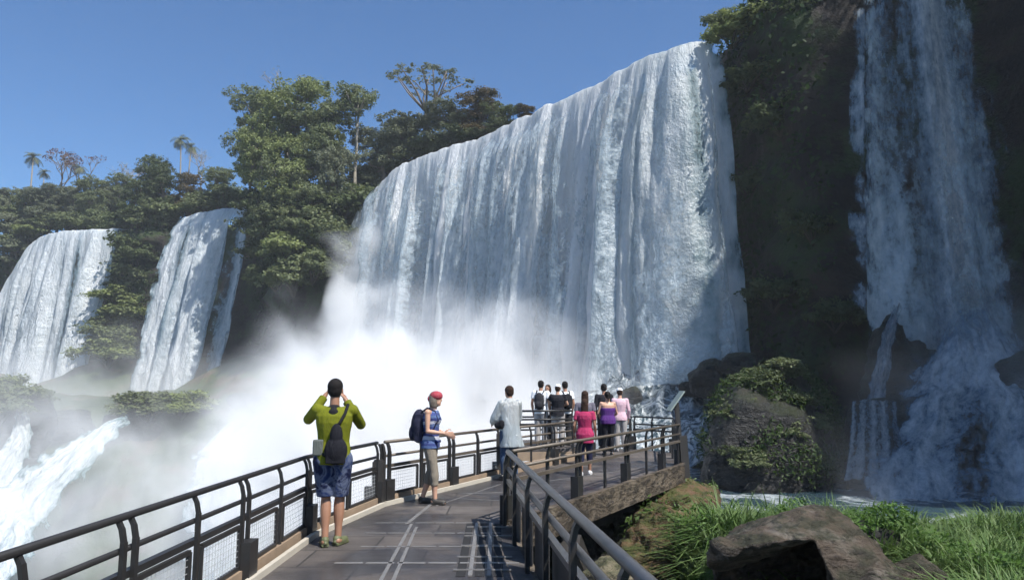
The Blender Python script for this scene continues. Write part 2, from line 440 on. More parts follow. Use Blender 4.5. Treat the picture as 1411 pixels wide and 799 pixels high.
o = curtain('waterfall', main_lip, [6, 4, 2, 1, 0.5, 1, 2.5], 3.4, mf_main, cov_main, amp=0.85, seed=4)
tag(o, 'widest waterfall, white curtain ending in thick mist behind the walkway', 'waterfall', 'waterfalls over the cliff', 'structure')
curtain('veil', main_lip, [6, 4, 2, 1, 0.5, 1, 2.5], 3.6, mf_veil, lambda q, d, t: 0.80 - 0.1 * sst(.6, 1, q) + 0.25 * t - 0.5 * (1 - sst(0.0, 0.1, t)) - (0.6 * slit(q, 0.905, 0.007) + 0.6 * slit(q, 0.958, 0.008)) * sst(0, .1, t) * (1 - .5 * t), amp=1.2, seed=44, parent=o, fwd=1.0, step=0.25, nv=140)
l1 = lp((-70,540,8,134), (-25,470,14,134), (5,400,20,134), (30,355,24,133), (52,330,27,132), (75,321,28.5), (100,318,28.5), (130,316,28.5), (172,315,28.5))
o = curtain('waterfall', l1, 1.0, 4.0, mf_left, lambda q, d, t: 1.06 - (0.4 * slit(q, 0.82, 0.012) + 0.3 * slit(q, .52, .012)) * sst(.02, .2, t), step=0.3, nv=170, amp=1.0, seed=14, dirv=(-0.75, -0.65))
tag(o, 'bright waterfall at the far left edge of the cliff', 'waterfall', 'waterfalls over the cliff', 'structure')
l2 = lp((250,302,28.0), (272,294,28.5), (310,287,28.5), (356,279,28.5))
o = curtain('waterfall', l2, 1.0, 5.5, mf_left, lambda q, d, t: 0.97 - (0.42 * slit(q, 0.24, 0.035) * (1 - .5 * t) + 0.6 * slit(q, 0.78, 0.06) * (1 - .3 * t) + .2 * slit(q, .5, .02)) * sst(.02, .15, t) + .1 * slit(q, .1, .06) + .1 * slit(q, .5, .1), step=0.25, nv=170, amp=0.9, seed=24, dirv=(-0.7, -0.7))
tag(o, 'narrower split waterfall between two wooded headlands of the cliff', 'waterfall', 'waterfalls over the cliff', 'structure')
# the tall shaded fall on the right, two drops
r1 = [(22.7, 45.5, 31.5), (23.6, 45.3, 31.5), (25, 44.6, 31.5), (27, 43.8, 31.5), (29.0, 42.8, 31.5)]
def cov_r(q, d, t):
    return 0.90 - 0.10 * slit(q, 0.36, 0.08) * (1 - 0.4*t) + 0.16 * slit(q, 0.62, 0.14) + 0.06 * slit(q, .1, .1) - 0.15 * sst(.85, 1, q) - .1 * sst(.3, 0, q) * t
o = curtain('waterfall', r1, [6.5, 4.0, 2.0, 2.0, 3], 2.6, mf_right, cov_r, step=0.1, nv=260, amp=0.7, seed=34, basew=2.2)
tag(o, 'tall thin waterfall in deep blue shade at the right of the picture', 'waterfall', 'waterfalls over the cliff', 'structure')
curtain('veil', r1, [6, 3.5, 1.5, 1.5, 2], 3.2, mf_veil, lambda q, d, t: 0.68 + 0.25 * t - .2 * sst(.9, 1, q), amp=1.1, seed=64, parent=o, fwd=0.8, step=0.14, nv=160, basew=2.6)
# ---------------------------------------------------------------- rocks and pools
def bake(o, mods, name=None):
    for typ, pr in mods:
        m = o.modifiers.new(typ.lower(), typ)
        for k, v in pr.items(): setattr(m, k, v)
    dg = bpy.context.evaluated_depsgraph_get(); dg.update()
    me = bpy.data.meshes.new_from_object(o.evaluated_get(dg))
    o.modifiers.clear(); old = o.data; o.data = me; me.name = name or o.name
    bpy.data.meshes.remove(old); return me
def m_rock(name, a, b, c, wet=0.5, moss=0.0, sc=1.0):
    t = NT(name); p = t.objc()
    f = t.noise(p, 0.9 * sc, 7, 0.62, 0.5); g = t.noise(t.mapping(p, (1, 1, 2.5)), 2.6 * sc, 8, 0.65); h = t.noise(p, 14 * sc, 5, 0.6)
    k = t.ramp(f, [(0.32, a), (0.5, b), (0.68, c)])
    k = t.mix(t.ramp(g, [(0.47, 0.0), (0.56, 0.85)]), k, tuple(x * 0.35 for x in a))
    k = t.mix(t.ramp(h, [(0.5, 0.0), (0.8, 0.35)]), k, tuple(min(1, x * 1.25) for x in b))
    if moss:
        nz = t.n('ShaderNodeSeparateXYZ', {0: t.n('ShaderNodeNewGeometry').outputs['Normal']}).outputs['Z']
        mm = t.math('MULTIPLY', t.ramp(nz, [(0.2, 0), (0.8, 1)]), t.ramp(g, [(0.35, 0), (0.55, 1)]))
        k = t.mix(t.math('MULTIPLY', mm, moss), k, (0.06, 0.085, 0.015))
    hh = t.math('ADD', g, t.math('MULTIPLY', h, 0.35))
    return t.surf(t.bsdf(k, 1.0 - wet, t.bump(hh, 1.0, 0.16 / sc), spec=0.4))
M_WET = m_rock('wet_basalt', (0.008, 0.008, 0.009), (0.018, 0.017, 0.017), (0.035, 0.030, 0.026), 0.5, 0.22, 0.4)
M_BOULD = m_rock('boulder_stone', (0.028, 0.021, 0.016), (0.07, 0.05, 0.036), (0.20, 0.18, 0.155), 0.35, 0.15, 1.1)
M_BROWN = m_rock('brown_rock', (0.075, 0.034, 0.02), (0.12, 0.062, 0.038), (0.19, 0.13, 0.07), 0.15, 0.6, 1.2)
def rock(name, pts, mat, vox=0.1, amp=0.15, freq=1.0, seed=0, parts=None):
    bm = bmesh.new()
    for grp in (parts or [pts]):
        vs = [bm.verts.new(p) for p in grp]
        r = bmesh.ops.convex_hull(bm, input=vs)
        bmesh.ops.delete(bm, geom=[g for g in r['geom_interior'] if isinstance(g, bmesh.types.BMVert)], context='VERTS')
    bmesh.ops.recalc_face_normals(bm, faces=bm.faces)
    me = bpy.data.meshes.new(name); bm.to_mesh(me); bm.free()
    o = link(name, me)
    me = bake(o, [('REMESH', dict(mode='VOXEL', voxel_size=vox)), ('SMOOTH', dict(iterations=2, factor=0.6))], name)
    n = len(me.vertices); co = np.empty(n * 3, np.float32); me.vertices.foreach_get('co', co); co = co.reshape(-1, 3)
    nn = np.empty(n * 3, np.float32); me.vertices.foreach_get('normal', nn); nn = nn.reshape(-1, 3)
    d = (fbm(co[:, 0] * freq, co[:, 1] * freq, co[:, 2] * freq * 1.6, 5, seed + 50) - 0.5) * 2 * amp
    d += (np.abs(fbm(co[:, 0] * freq * 2.7, co[:, 1] * freq * 2.7, co[:, 2] * freq * 2.7, 4, seed + 90) - 0.5) - 0.12) * -1.6 * amp
    d += (fbm(co[:, 0] * freq * 8, co[:, 1] * freq * 8, co[:, 2] * freq * 8, 3, seed + 120) - 0.5) * amp * 0.35
    co = co + nn * d[:, None]; me.vertices.foreach_set('co', co.ravel().astype(np.float32)); me.update()
    me.polygons.foreach_set('use_smooth', np.full(len(me.polygons), True, bool))
    me.materials.append(mat)
    c = co.mean(0); c[2] = co[:, 2].min()
    co = co - c; me.vertices.foreach_set('co', co.ravel().astype(np.float32)); me.update(); o.location = c
    return o
def lump(name, c, r, mat, seed, vox=0.2, amp=None, rot=0.0):
    rg = random.Random(seed); pts = []
    for i in range(26):
        a = rg.uniform(0, 2 * PI); z = rg.uniform(-1, 1); q = math.sqrt(1 - z * z); k = rg.uniform(0.82, 1.1)
        v = Vector((math.cos(a) * q * r[0], math.sin(a) * q * r[1], z * r[2])) * k
        v = Matrix.Rotation(rot, 3, 'Z') @ v
        pts.append(v + Vector(c))
    m = min(r)
    return rock(name, pts, mat, vox, amp if amp is not None else m * 0.28, 0.9 / m, seed)
# pools
def sheet(name, x0, x1, y0, y1, z, nx, ny, amp, fr, mat, kind='structure', hole=None):
    xs = np.linspace(x0, x1, nx); ys = np.linspace(y0, y1, ny); X, Y = np.meshgrid(xs, ys, indexing='ij')
    Z = z + (fbm(X * fr, Y * fr, 0, 5, 8) - 0.5) * amp
    return tag(link(name, grid_mesh(name, np.stack([X, Y, Z], 2)), mat), kind=kind)
M_POOL = m_foam('pool_water', 0.56, 0.30)
M_RAPID = m_foam('rapid_water', 0.42, 0.7)
M_FLOW = m_foam('flowing_foam', 0.43, 0.7, True)
sheet('water', 0.5, 80, 17, 66, -3.05, 320, 200, 0.35, 0.7, M_POOL)
sheet('water', -140, -1, -20, 100, -15.6, 300, 260, 0.8, 0.4, M_RAPID)
def ribbon(name, rows, mat, amp=0.5, nu=None, nv=110, seed=3, label=None, sub=10):
    L, _ = None, None
    A = [P(*r[0]) for r in rows]; B = [P(*r[1]) for r in rows]
    _, a = resample([tuple(v) for v in A], 0.35); _, b = resample([tuple(v) for v in B], 0.35)
    n = max(len(a), len(b)); tt = np.linspace(0, 1, n)
    ra = np.stack([np.interp(tt, np.linspace(0, 1, len(a)), a[:, k]) for k in range(3)], 1)
    rb = np.stack([np.interp(tt, np.linspace(0, 1, len(b)), b[:, k]) for k in range(3)], 1)
    w = np.linspace(0, 1, nv)
    V = ra[:, None, :] * (1 - w[None, :, None]) + rb[:, None, :] * w[None, :, None]
    s = tt[:, None] * 30 + 0 * w[None, :]; u = w[None, :] * 8 + 0 * tt[:, None]
    bulge = np.sin(np.clip(w, 0, 1) * PI)[None, :] ** 0.6
    h = (fbm(u * 1.5, s * 0.3, 0, 4, seed, .45) - 0.4) * 1.9 * amp + (fbm(u * 4, s * 1.0, 0, 3, seed) - .5) * .35 * amp + bulge * amp * 1.2 - 0.9 * amp
    V[:, :, 2] += h; V[:, :, 1] -= h * 0.5
    V[:, :, 0] += (fbm(s * 0.5, u, 5, 4, seed + 3) - 0.5) * amp * 1.6
    uv = np.stack([np.broadcast_to(u, V.shape[:2]), np.broadcast_to(s, V.shape[:2])], 2)
    o = link(name, grid_mesh(name, V, uv), mat); tag(o, label, kind='structure'); return o
# water tumbling over the rubble at the foot of the widest fall
ribbon('cascade', [((840,470,60),(1000,470,57)), ((820,505,58),(1000,510,54)), ((800,560,53),(985,570,49)), ((830,640,46),(985,640,43))], m_foam('tumbling_water', 0.50, 0.8, True), 0.7, seed=29, label='blue white water tumbling over dark rocks at the foot of the widest waterfall')
gl = 'rocks at the foot of the widest waterfall'
for i, (px, py, D, r, lab) in enumerate([(905,505,54,1.0,'dark wet rock sticking out of foam at the waterfall foot, farthest left of its row'), (938,498,54.5,1.1,'dark wet rock close under the two narrow strands of the widest waterfall'),
        (955,535,51,1.0,'small dark rock in white water above the end of the platform'), (985,528,49,1.9,'slanting dark rock leaning against the mossy mound beside the waterfall'),
        (1020,508,48,1.5,'dark rock sitting high behind the mossy mound'), (870,545,50,0.8,'half drowned rock left of the information panel')]):
    c = P(px, py, D); tag(lump('rock', c, (r * 1.1, r, r * 0.8), M_WET, 100 + i, 0.16), lab, 'rock', gl)
def mound(name, pts, seed, vox, lab, cat='rock', mat=None, amp=0.5, freq=0.4):
    return tag(rock(name, [P(*p) for p in pts], mat or M_WET, vox, amp, freq, seed), lab, cat)
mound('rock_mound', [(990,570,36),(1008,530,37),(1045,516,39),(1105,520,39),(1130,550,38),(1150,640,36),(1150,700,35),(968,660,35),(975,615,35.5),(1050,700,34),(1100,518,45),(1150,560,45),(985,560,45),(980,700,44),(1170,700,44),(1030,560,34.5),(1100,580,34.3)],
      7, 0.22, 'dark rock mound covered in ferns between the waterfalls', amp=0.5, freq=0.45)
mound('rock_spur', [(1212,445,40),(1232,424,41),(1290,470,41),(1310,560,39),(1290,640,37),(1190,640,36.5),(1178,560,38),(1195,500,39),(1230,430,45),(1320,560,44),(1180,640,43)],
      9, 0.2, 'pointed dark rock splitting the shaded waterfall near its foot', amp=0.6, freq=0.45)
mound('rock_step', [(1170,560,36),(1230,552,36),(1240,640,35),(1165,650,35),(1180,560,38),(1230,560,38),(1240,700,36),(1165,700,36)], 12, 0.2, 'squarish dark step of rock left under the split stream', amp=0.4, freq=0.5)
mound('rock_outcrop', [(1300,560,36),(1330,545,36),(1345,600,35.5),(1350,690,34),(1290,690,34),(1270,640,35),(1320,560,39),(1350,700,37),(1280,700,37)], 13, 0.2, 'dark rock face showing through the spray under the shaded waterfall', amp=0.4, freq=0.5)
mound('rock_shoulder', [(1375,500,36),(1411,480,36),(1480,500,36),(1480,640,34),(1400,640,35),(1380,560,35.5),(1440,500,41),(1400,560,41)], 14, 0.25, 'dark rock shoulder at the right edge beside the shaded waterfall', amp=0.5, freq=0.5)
# lower drop of the shaded fall
mf_low = m_fall('broken_water', white=(0.90, 0.93, 0.96), thin=(0.20, 0.30, 0.40), lo=0.37, hi=0.62, su=2.2, sv=0.35, seed=31.0, bumpd=0.3, trans=0.5)
def fan(name, rows, label, seed, cov, amp=0.5, mat=None):
    o = ribbon(name, rows, mat or mf_low, amp, nv=140, seed=seed, label=label)
    me = o.data; at = me.attributes.new('cover', 'FLOAT', 'POINT')
    n = len(me.vertices); q = np.arange(n); w = (q % 140) / 139.0; s = (q // 140) / (n // 140 - 1.0)
    at.data.foreach_set('value', cov(w, s).astype(np.float32)); return o
def soft(w, s, sd):      # ragged, see-through borders
    return 1.5 * (1 - sst(0.0, 0.26, np.minimum(w, 1 - w) + 0.22 * (fbm(w * 9, s * 26, 0, 4, sd) - 0.42)))
edge = lambda w: 0.6 * (1 - sst(0, 0.08, w)) + 0.6 * (1 - sst(1.0, 0.92, w))
mf_rap = m_fall('rapid_foam', white=(0.80, 0.83, 0.84), thin=(0.30, 0.40, 0.42), lo=0.40, hi=0.62, su=1.6, sv=0.3, seed=51.0, bumpd=0.35, trans=0.4)
fan('cascade', [((168,572,70),(185,586,68)), ((118,590,67),(168,602,65)), ((60,618,65),(128,655,60)), ((5,650,62),(88,715,54)), ((-60,690,58),(58,790,46)), ((-150,760,54),(20,900,40))], 'white rapids pouring down the slope at the lower left edge', 3, lambda w, s: 1.10 - soft(w, s, 5) - 0.35 * (1 - sst(0, .15, s)) + 0.25 * (fbm(w * 5, s * 5, 0, 3, 8) - .5), 0.5, mf_rap)
fan('cascade', [((18,568,72),(46,572,72)), ((8,600,69),(50,606,69)), ((-30,640,66),(44,650,66)), ((-80,690,63),(30,690,63))], 'small white spout beside the mossy rocks at the lower left edge', 9, lambda w, s: 1.10 - soft(w, s, 5) - 0.35 * (1 - sst(0, .15, s)) + 0.25 * (fbm(w * 5, s * 5, 0, 3, 8) - .5), 0.35, mf_rap)
fan('cascade', [((300,585,74),(420,560,76)), ((255,620,70),(420,600,70)), ((235,665,64),(420,660,62)), ((228,730,56),(420,740,54)), ((215,810,48),(430,830,46)), ((200,900,42),(430,920,40))], 'white cascade falling into the gorge below the curved railing', 19, lambda w, s: 1.10 - soft(w, s, 5) - 0.35 * (1 - sst(0, .15, s)) + 0.25 * (fbm(w * 5, s * 5, 0, 3, 8) - .5), 0.7, mf_rap)
fan('cascade', [((1285,440,39.5),(1390,420,39.5)), ((1255,490,37.5),(1430,480,37.5)), ((1215,555,35.5),(1470,545,35)), ((1172,625,33.5),(1500,630,33)), ((1160,690,32),(1520,700,31.5)), ((1155,745,30),(1530,755,29.5))],
    'fan of broken blue water spreading below the shaded waterfall', 41, lambda w, s: 0.92 - soft(w, s, 7) * .5 - 0.3 * (1 - sst(0, .25, s)) - 0.35 * slit(w, 0.5, 0.12) * sst(0.3, 0.6, s) - 0.2 * slit(w, .8, .08) * sst(.2, .5, s) - .15 * slit(w, .25, .08) * sst(.3, .6, s), 0.35)
fan('cascade', [((1225,425,40),(1245,425,40)), ((1208,470,38.8),(1236,475,38.8)), ((1196,520,38),(1226,530,37.8)), ((1185,556,37),(1230,560,36.8))],
    'thin stream running down the left side of the pointed rock', 42, lambda w, s: 0.82 - soft(w, s, 6) * .6 - .2 * (1 - sst(0, .2, s)), 0.3)
fan('cascade', [((1170,552,35.8),(1240,552,35.8)), ((1168,600,35),(1245,600,34.8)), ((1160,660,34.2),(1250,660,34))],
    'trickles over the squarish rock step left of the water fan', 43, lambda w, s: 0.76 - edge(w) + 0.1 * np.sin(w * 30), 0.12)
# near bank
b = rock('boulder', None, M_BOULD, 0.028, 0.09, 1.5, 5, parts=[
    [P(*p) for p in [(975,775,8.4),(985,750,8.2),(1010,736,8.5),(1122,695,8.8),(1150,705,8.7),(1128,742,8.15),(1085,742,8.1),(1030,752,8.05),(1000,765,8.1),(1130,700,10.2),(1010,730,10),(985,790,9.6)]],
    [P(*p) for p in [(1115,697,8.9),(1150,703,8.8),(1175,722,8.6),(1215,765,8.4),(1240,800,8.2),(1250,860,8.2),(1165,870,8.0),(1150,800,7.95),(1122,745,8.1),(1140,700,10.3),(1230,780,10.2),(1250,860,10)]],
    [P(*p) for p in [(985,780,9.2),(1000,740,9.4),(1160,730,9.6),(1180,860,9.6),(980,860,9.2),(1160,860,10.2),(990,860,10.4),(1000,745,10.2),(1150,720,10.2)]]])
tag(b, 'big brown and grey boulder overhanging a dark hollow amid the grass', 'boulder')
tag(lump('stone', P(1268,800,8.8), (0.34, 0.35, 0.33), M_BOULD, 205, 0.03, 0.05), 'pale rounded stone half buried right of the big boulder', 'stone')
tag(lump('stone', P(1185,748,9.7) - Vector((0, 0, .15)), (0.3, 0.3, 0.26), M_BOULD, 206, 0.03, 0.05), 'small stone in the grass behind the boulder ridge', 'stone')
tag(lump('stone', P(1205,728,10.4) - Vector((0, 0, .12)), (0.35, 0.3, 0.3), M_WET, 207, 0.03, 0.06), 'dark stone under the leafy tuft near the pool', 'stone')
tag(lump('stone', P(842,800,8.8), (0.42, 0.4, 0.3), m_rock('pale_stone', (0.12, 0.10, 0.07), (0.2, 0.17, 0.11), (0.3, 0.26, 0.18), 0.2, 0.3, 1.5), 208, 0.03, 0.05), 'pale mossy stone below the near right railing', 'stone')
tag(rock('rock_ledge', None, M_BROWN, 0.05, 0.26, 1.1, 6, parts=[
    [P(*p) for p in [(890,700,13.2),(905,690,13.6),(915,700,12.6),(925,730,11.9),(922,850,10.9),(850,850,10.8),(835,800,11.4),(862,745,12.4),(960,700,14.2),(960,850,13),(850,830,13.5)]],
    [P(*p) for p in [(925,668,17.2),(945,655,17.8),(985,668,16.8),(990,684,15.5),(905,690,15.2),(890,686,14.6),(900,730,14.4),(1000,740,15.5),(930,740,17.5),(980,690,14.2)]]]),
    'reddish brown rock ledge carrying the end of the viewing platform', 'rock')
for i, (px, py, D, r, lab) in enumerate([(18,560,74,3.4,'mossy rock at the far lower left beside the white spout'), (100,575,76,2.0,'low grey rock in mist right of the mossy rock'), (215,590,80,4.6,'broad mossy rock hump dim in the mist under the split waterfall'), (330,560,84,3.0,'misty rock knob by the edge of the white cascade')]):
    c = P(px, py, D); tag(lump('rock', c - Vector((0, 0, r * 0.5)), (r * 1.5, r, r), M_WET, 300 + i, 0.4), lab, 'rock', 'mossy rocks in the gorge')

tag(rock('shade_mass', [P(*p) for p in [(745,735,12.5),(800,722,13.2),(870,705,14.8),(925,690,16.2),(930,760,15.5),(850,820,13),(760,860,11.5),(720,800,12),(700,740,14),(830,700,18),(930,690,18),(900,760,18),(720,760,16)]], M_WET, 0.08, 0.25, 0.9, 16),
    'added dark mass standing for the shade under the viewing platform', 'rock')  # dark rock shape added to supply the shade below the platform
# ---------------------------------------------------------------- vegetation
def m_leaf(name, a, b, c=None, sc=0.5, tr=0.38):
    t = NT(name); p = t.pos(); oi = t.n('ShaderNodeObjectInfo').outputs['Random']
    f = t.noise(p, sc, 4, 0.6); h = t.noise(p, 3.5, 3, 0.6)
    k = t.mix(t.ramp(f, [(0.38, 0), (0.62, 1)]), a, b)
    k = t.mix(t.ramp(h, [(0.35, 0.0), (0.7, 0.55)]), k, c or tuple(min(1, x * 1.5) for x in b))
    k = t.mix(t.math('MULTIPLY', oi, 0.35), k, tuple(x * 0.7 for x in a))
    d = t.n('ShaderNodeBsdfDiffuse', {'Color': k}); q = t.n('ShaderNodeBsdfTranslucent', {'Color': k})
    g = t.n('ShaderNodeBsdfGlossy', {'Color': (1, 1, 1), 'Roughness': 0.6})
    s = t.n('ShaderNodeMixShader', {0: tr, 1: d.outputs[0], 2: q.outputs[0]})
    s = t.n('ShaderNodeMixShader', {0: 0.015, 1: s.outputs[0], 2: g.outputs[0]})
    return t.surf(s.outputs[0])
ML = {'dense': m_leaf('leaf_green', (0.105, 0.13, 0.058), (0.16, 0.185, 0.085)),
      'bright': m_leaf('leaf_bright', (0.145, 0.175, 0.06), (0.21, 0.245, 0.095)),
      'grey': m_leaf('leaf_grey_green', (0.12, 0.14, 0.085), (0.175, 0.19, 0.115)),
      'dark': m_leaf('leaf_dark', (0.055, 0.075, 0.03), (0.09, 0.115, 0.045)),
      'red': m_leaf('leaf_reddish', (0.10, 0.05, 0.04), (0.15, 0.07, 0.055)),
      'brown': m_leaf('leaf_brownish', (0.07, 0.07, 0.03), (0.12, 0.085, 0.04))}
M_BARK = plain('bark', (0.16, 0.13, 0.10), 0.9, var=0.35, scale=3)
M_PALEBARK = plain('pale_bark', (0.28, 0.25, 0.20), 0.9, var=0.3, scale=3)
def leaves(C, size, seed, out=None, up=0.6, aspect=0.55, jit=0.35):
    "leaf faces round the points C; out: outward directions"
    rg = np.random.default_rng(seed); n = len(C)
    nrm = rg.normal(size=(n, 3)) * 0.75
    if out is not None: nrm += out * 0.7
    nrm[:, 2] += up; nrm /= np.linalg.norm(nrm, axis=1)[:, None]
    t = rg.normal(size=(n, 3)); t -= nrm * (t * nrm).sum(1)[:, None]; t /= np.linalg.norm(t, axis=1)[:, None]
    b = np.cross(nrm, t); s = size * (1 + jit * rg.uniform(-1, 1, n))[:, None]
    V = np.stack([C - t * s, C + b * s * aspect + nrm * s * .12, C + t * s, C - b * s * aspect + nrm * s * .12], 1).reshape(-1, 3)
    return V
def leaf_mesh(name, V):
    n = len(V) // 4
    return quads_mesh(name, V, np.arange(n * 4).reshape(-1, 4), True)
def lobes_points(lobes, clumps, per, cr, seed, flat=0.6, shell=0.75, droop=0.0):
    rg = np.random.default_rng(seed); C = []; O = []
    for (x, y, z, rx, ry, rz) in lobes:
        m = clumps; u = rg.normal(size=(m, 3)); u /= np.linalg.norm(u, axis=1)[:, None]
        u[:, 2] = np.where(u[:, 2] < -0.35, -u[:, 2] * 0.6, u[:, 2])
        r = rg.uniform(shell, 1.05, m)[:, None]
        c = np.array([x, y, z]) + u * r * np.array([rx, ry, rz])
        for i in range(m):
            k = int(per * rg.uniform(0.5, 1.5)); v = rg.normal(size=(k, 3)); v /= np.linalg.norm(v, axis=1)[:, None] + 1e-9
            q = c[i] + v * rg.uniform(0.3, 1.0, k)[:, None] * cr * rg.uniform(0.6, 1.4) * np.array([1, 1, flat])
            if droop: q[:, 2] -= droop * rg.uniform(0, 1, k) ** 2
            C.append(q); O.append(v * 0.6 + u[i] * 0.8)
    return np.concatenate(C), np.concatenate(O)
def limbs(mb, base, top, r0, rg, ends, r1=0.05, wob=0.4):
    "trunk to the fork, limbs on to the end points"
    b, f = Vector(base), Vector(top)
    pts = [b.lerp(f, k / 5) + Vector((rg.uniform(-wob, wob), rg.uniform(-wob, wob), 0)) * (0 if k in (0, 5) else 0.35) for k in range(6)]
    mb.tube(pts, [r0 * (1 - 0.09 * k) for k in range(6)], 7)
    for e in ends:
        e = Vector(e); s = pts[-1] if rg.random() < 0.6 else pts[-2]
        m = s.lerp(e, 0.5) + Vector((rg.uniform(-wob, wob), rg.uniform(-wob, wob), rg.uniform(-.1, .5) * wob * 2))
        mb.tube([s, s.lerp(m, .6), m, m.lerp(e, .6), e], [r0 * 0.5, r0 * 0.42, r0 * 0.32, r0 * .22, r1], 5)
def tree_proto(kind, seed):
    rg = random.Random(seed); root = empty('tree', (0, 0, -500)); tr = MB()
    if kind in ('dense', 'bright', 'grey', 'dark', 'brown'):
        lob = []
        for i in range(15):
            a = rg.uniform(0, 2 * PI); r = rg.uniform(0.6, 2.6)
            z = rg.uniform(0.9, 8.3); r *= 1.0 - 0.25 * abs(z - 5) / 4; s = rg.uniform(1.0, 1.8)
            lob.append((r * math.cos(a), r * math.sin(a), z, s * 1.15, s * 1.15, s * 0.85))
        lob.append((0, 0, 6.6, 2.2, 2.2, 2.0)); lob.append((0, 0, 4.0, 2.2, 2.2, 2.2))
        C, O = lobes_points(lob, 28, 34, 0.52, seed)
        V = leaves(C, 0.125, seed, O, up=0.5)
        limbs(tr, (0, 0, -1), (0.2, 0.1, 4.2), 0.28, rg, [l[:3] for l in lob])
        tr.build('trunk', M_BARK, root, True); link('crown', leaf_mesh('crown', V), ML[kind], root)
    elif kind == 'tall':                       # slim pale trunk, small ragged crown
        lob = [(rg.uniform(-1.6, 1.6), rg.uniform(-1.3, 1.3), rg.uniform(11.2, 14.0), rg.uniform(.8, 1.5), rg.uniform(.8, 1.4), rg.uniform(.5, .9)) for i in range(10)]
        C, O = lobes_points(lob, 16, 30, 0.5, seed, droop=0.6); V = leaves(C, 0.13, seed, O)
        limbs(tr, (0.2, 0, -1), (-0.2, 0.1, 10.3), 0.22, rg, [l[:3] for l in lob], wob=0.3)
        tr.build('trunk', M_PALEBARK, root, True); link('crown', leaf_mesh('crown', V), ML['dense'], root)
    elif kind == 'umbrella':                   # open flat crown on spreading limbs
        lob = []
        for i in range(13):
            a = 2 * PI * i / 13 + rg.uniform(-.2, .2); r = rg.uniform(1.2, 3.9)
            lob.append((r * math.cos(a), r * math.sin(a), 9.6 - 0.09 * r * r + rg.uniform(-.3, .3), 1.0, 1.0, 0.28))
        C, O = lobes_points(lob, 12, 10, 0.42, seed, flat=0.35); V = leaves(C, 0.14, seed, O)
        limbs(tr, (0, 0, -1), (0.2, 0, 5.0), 0.25, rg, [l[:3] for l in lob], wob=0.5)
        tr.build('trunk', M_BARK, root, True); link('crown', leaf_mesh('crown', V), ML['grey'], root)
    elif kind in ('red', 'bare'):
        ends = []; rg2 = rg
        def br(p, d, L, r, lev):
            e = p + d * L; m = p.lerp(e, .5) + Vector((rg.uniform(-.12, .12), rg.uniform(-.12, .12), 0)) * L
            tr.tube([p, m, e], [r, r * .85, r * .68], 5)
            if lev == 0: ends.append(e); return
            for k in range(3 if lev > 1 else 4):
                q = Vector((rg.uniform(-1, 1), rg.uniform(-1, 1), rg.uniform(0.05, 0.9))).normalized()
                br(e if k else m.lerp(e, .6), (d * 0.55 + q * 0.8).normalized(), L * rg.uniform(.6, .82), r * 0.6, lev - 1)
        br(Vector((0, 0, -1)), Vector((0.05, 0, 1)), 4.2, 0.2, 4)
        lob = [(e.x, e.y, e.z, .45, .45, .25) for e in ends]
        C, O = lobes_points(lob, 2 if kind == 'red' else 1, 5 if kind == 'red' else 2, 0.35, seed, flat=.5)
        V = leaves(C, 0.12, seed, O)
        tr.build('trunk', M_PALEBARK if kind == 'bare' else M_BARK, root, True)
        link('crown', leaf_mesh('crown', V), ML['red' if kind == 'red' else 'grey'], root)
    elif kind == 'palm':
        top = Vector((0.5, 0, 11.0))
        tr.tube([(0, 0, -1), (0.1, 0, 3), (0.25, 0, 7), top], [.2, .17, .14, .13], 7)
        tr.build('trunk', M_PALEBARK, root, True)
        V = []
        for i in range(22):
            a = 2 * PI * i / 22 + rg.uniform(-.2, .2); el = rg.uniform(-0.5, 1.2); L = rg.uniform(2.1, 2.9)
            d = Vector((math.cos(a) * math.cos(el), math.sin(a) * math.cos(el), math.sin(el))); p = top.copy(); side = Vector((-math.sin(a), math.cos(a), 0))
            for k in range(16):
                q = p + d * L / 16; d = (d + Vector((0, 0, -0.13))).normalized()
                w = 0.62 * math.sin(PI * (k + 1.5) / 18)
                for sgn in (-1, 1):
                    tip = p + (side * sgn * w + d * 0.25 - Vector((0, 0, 0.35 * w)))
                    V += [p, p + d * 0.10, tip + d * .04, tip]
                V += [p + side * .02, p - side * .02, q - side * .02, q + side * .02]
                p = q
        link('crown', leaf_mesh('crown', np.array([tuple(v) for v in V])), ML['grey'], root)
    elif kind in ('bush', 'bushbright', 'bushdark'):
        root.name = 'bush'; lob = []
        for i in range(7):
            a = rg.uniform(0, 2 * PI); r = rg.uniform(0.2, 1.3)
            lob.append((r * math.cos(a), r * math.sin(a), rg.uniform(0.3, 1.5), rg.uniform(.6, 1.1), rg.uniform(.6, 1.1), rg.uniform(.5, .9)))
        C, O = lobes_points(lob, 22, 30, 0.36, seed, shell=.5); V = leaves(C, 0.10, seed, O)
        for l in lob: tr.tube([(0, 0, -.4), (l[0] * .5, l[1] * .5, l[2] * .4), l[:3]], [.06, .05, .02], 5)
        tr.build('stem', plain('bush_stem', (0.05, 0.042, 0.03), 0.9), root, True)
        link('foliage', leaf_mesh('foliage', V), ML[{'bush': 'dense', 'bushbright': 'bright', 'bushdark': 'dark'}[kind]], root)
    return root
PRO = {}
NAMES = {'palm': 'palm_tree'}
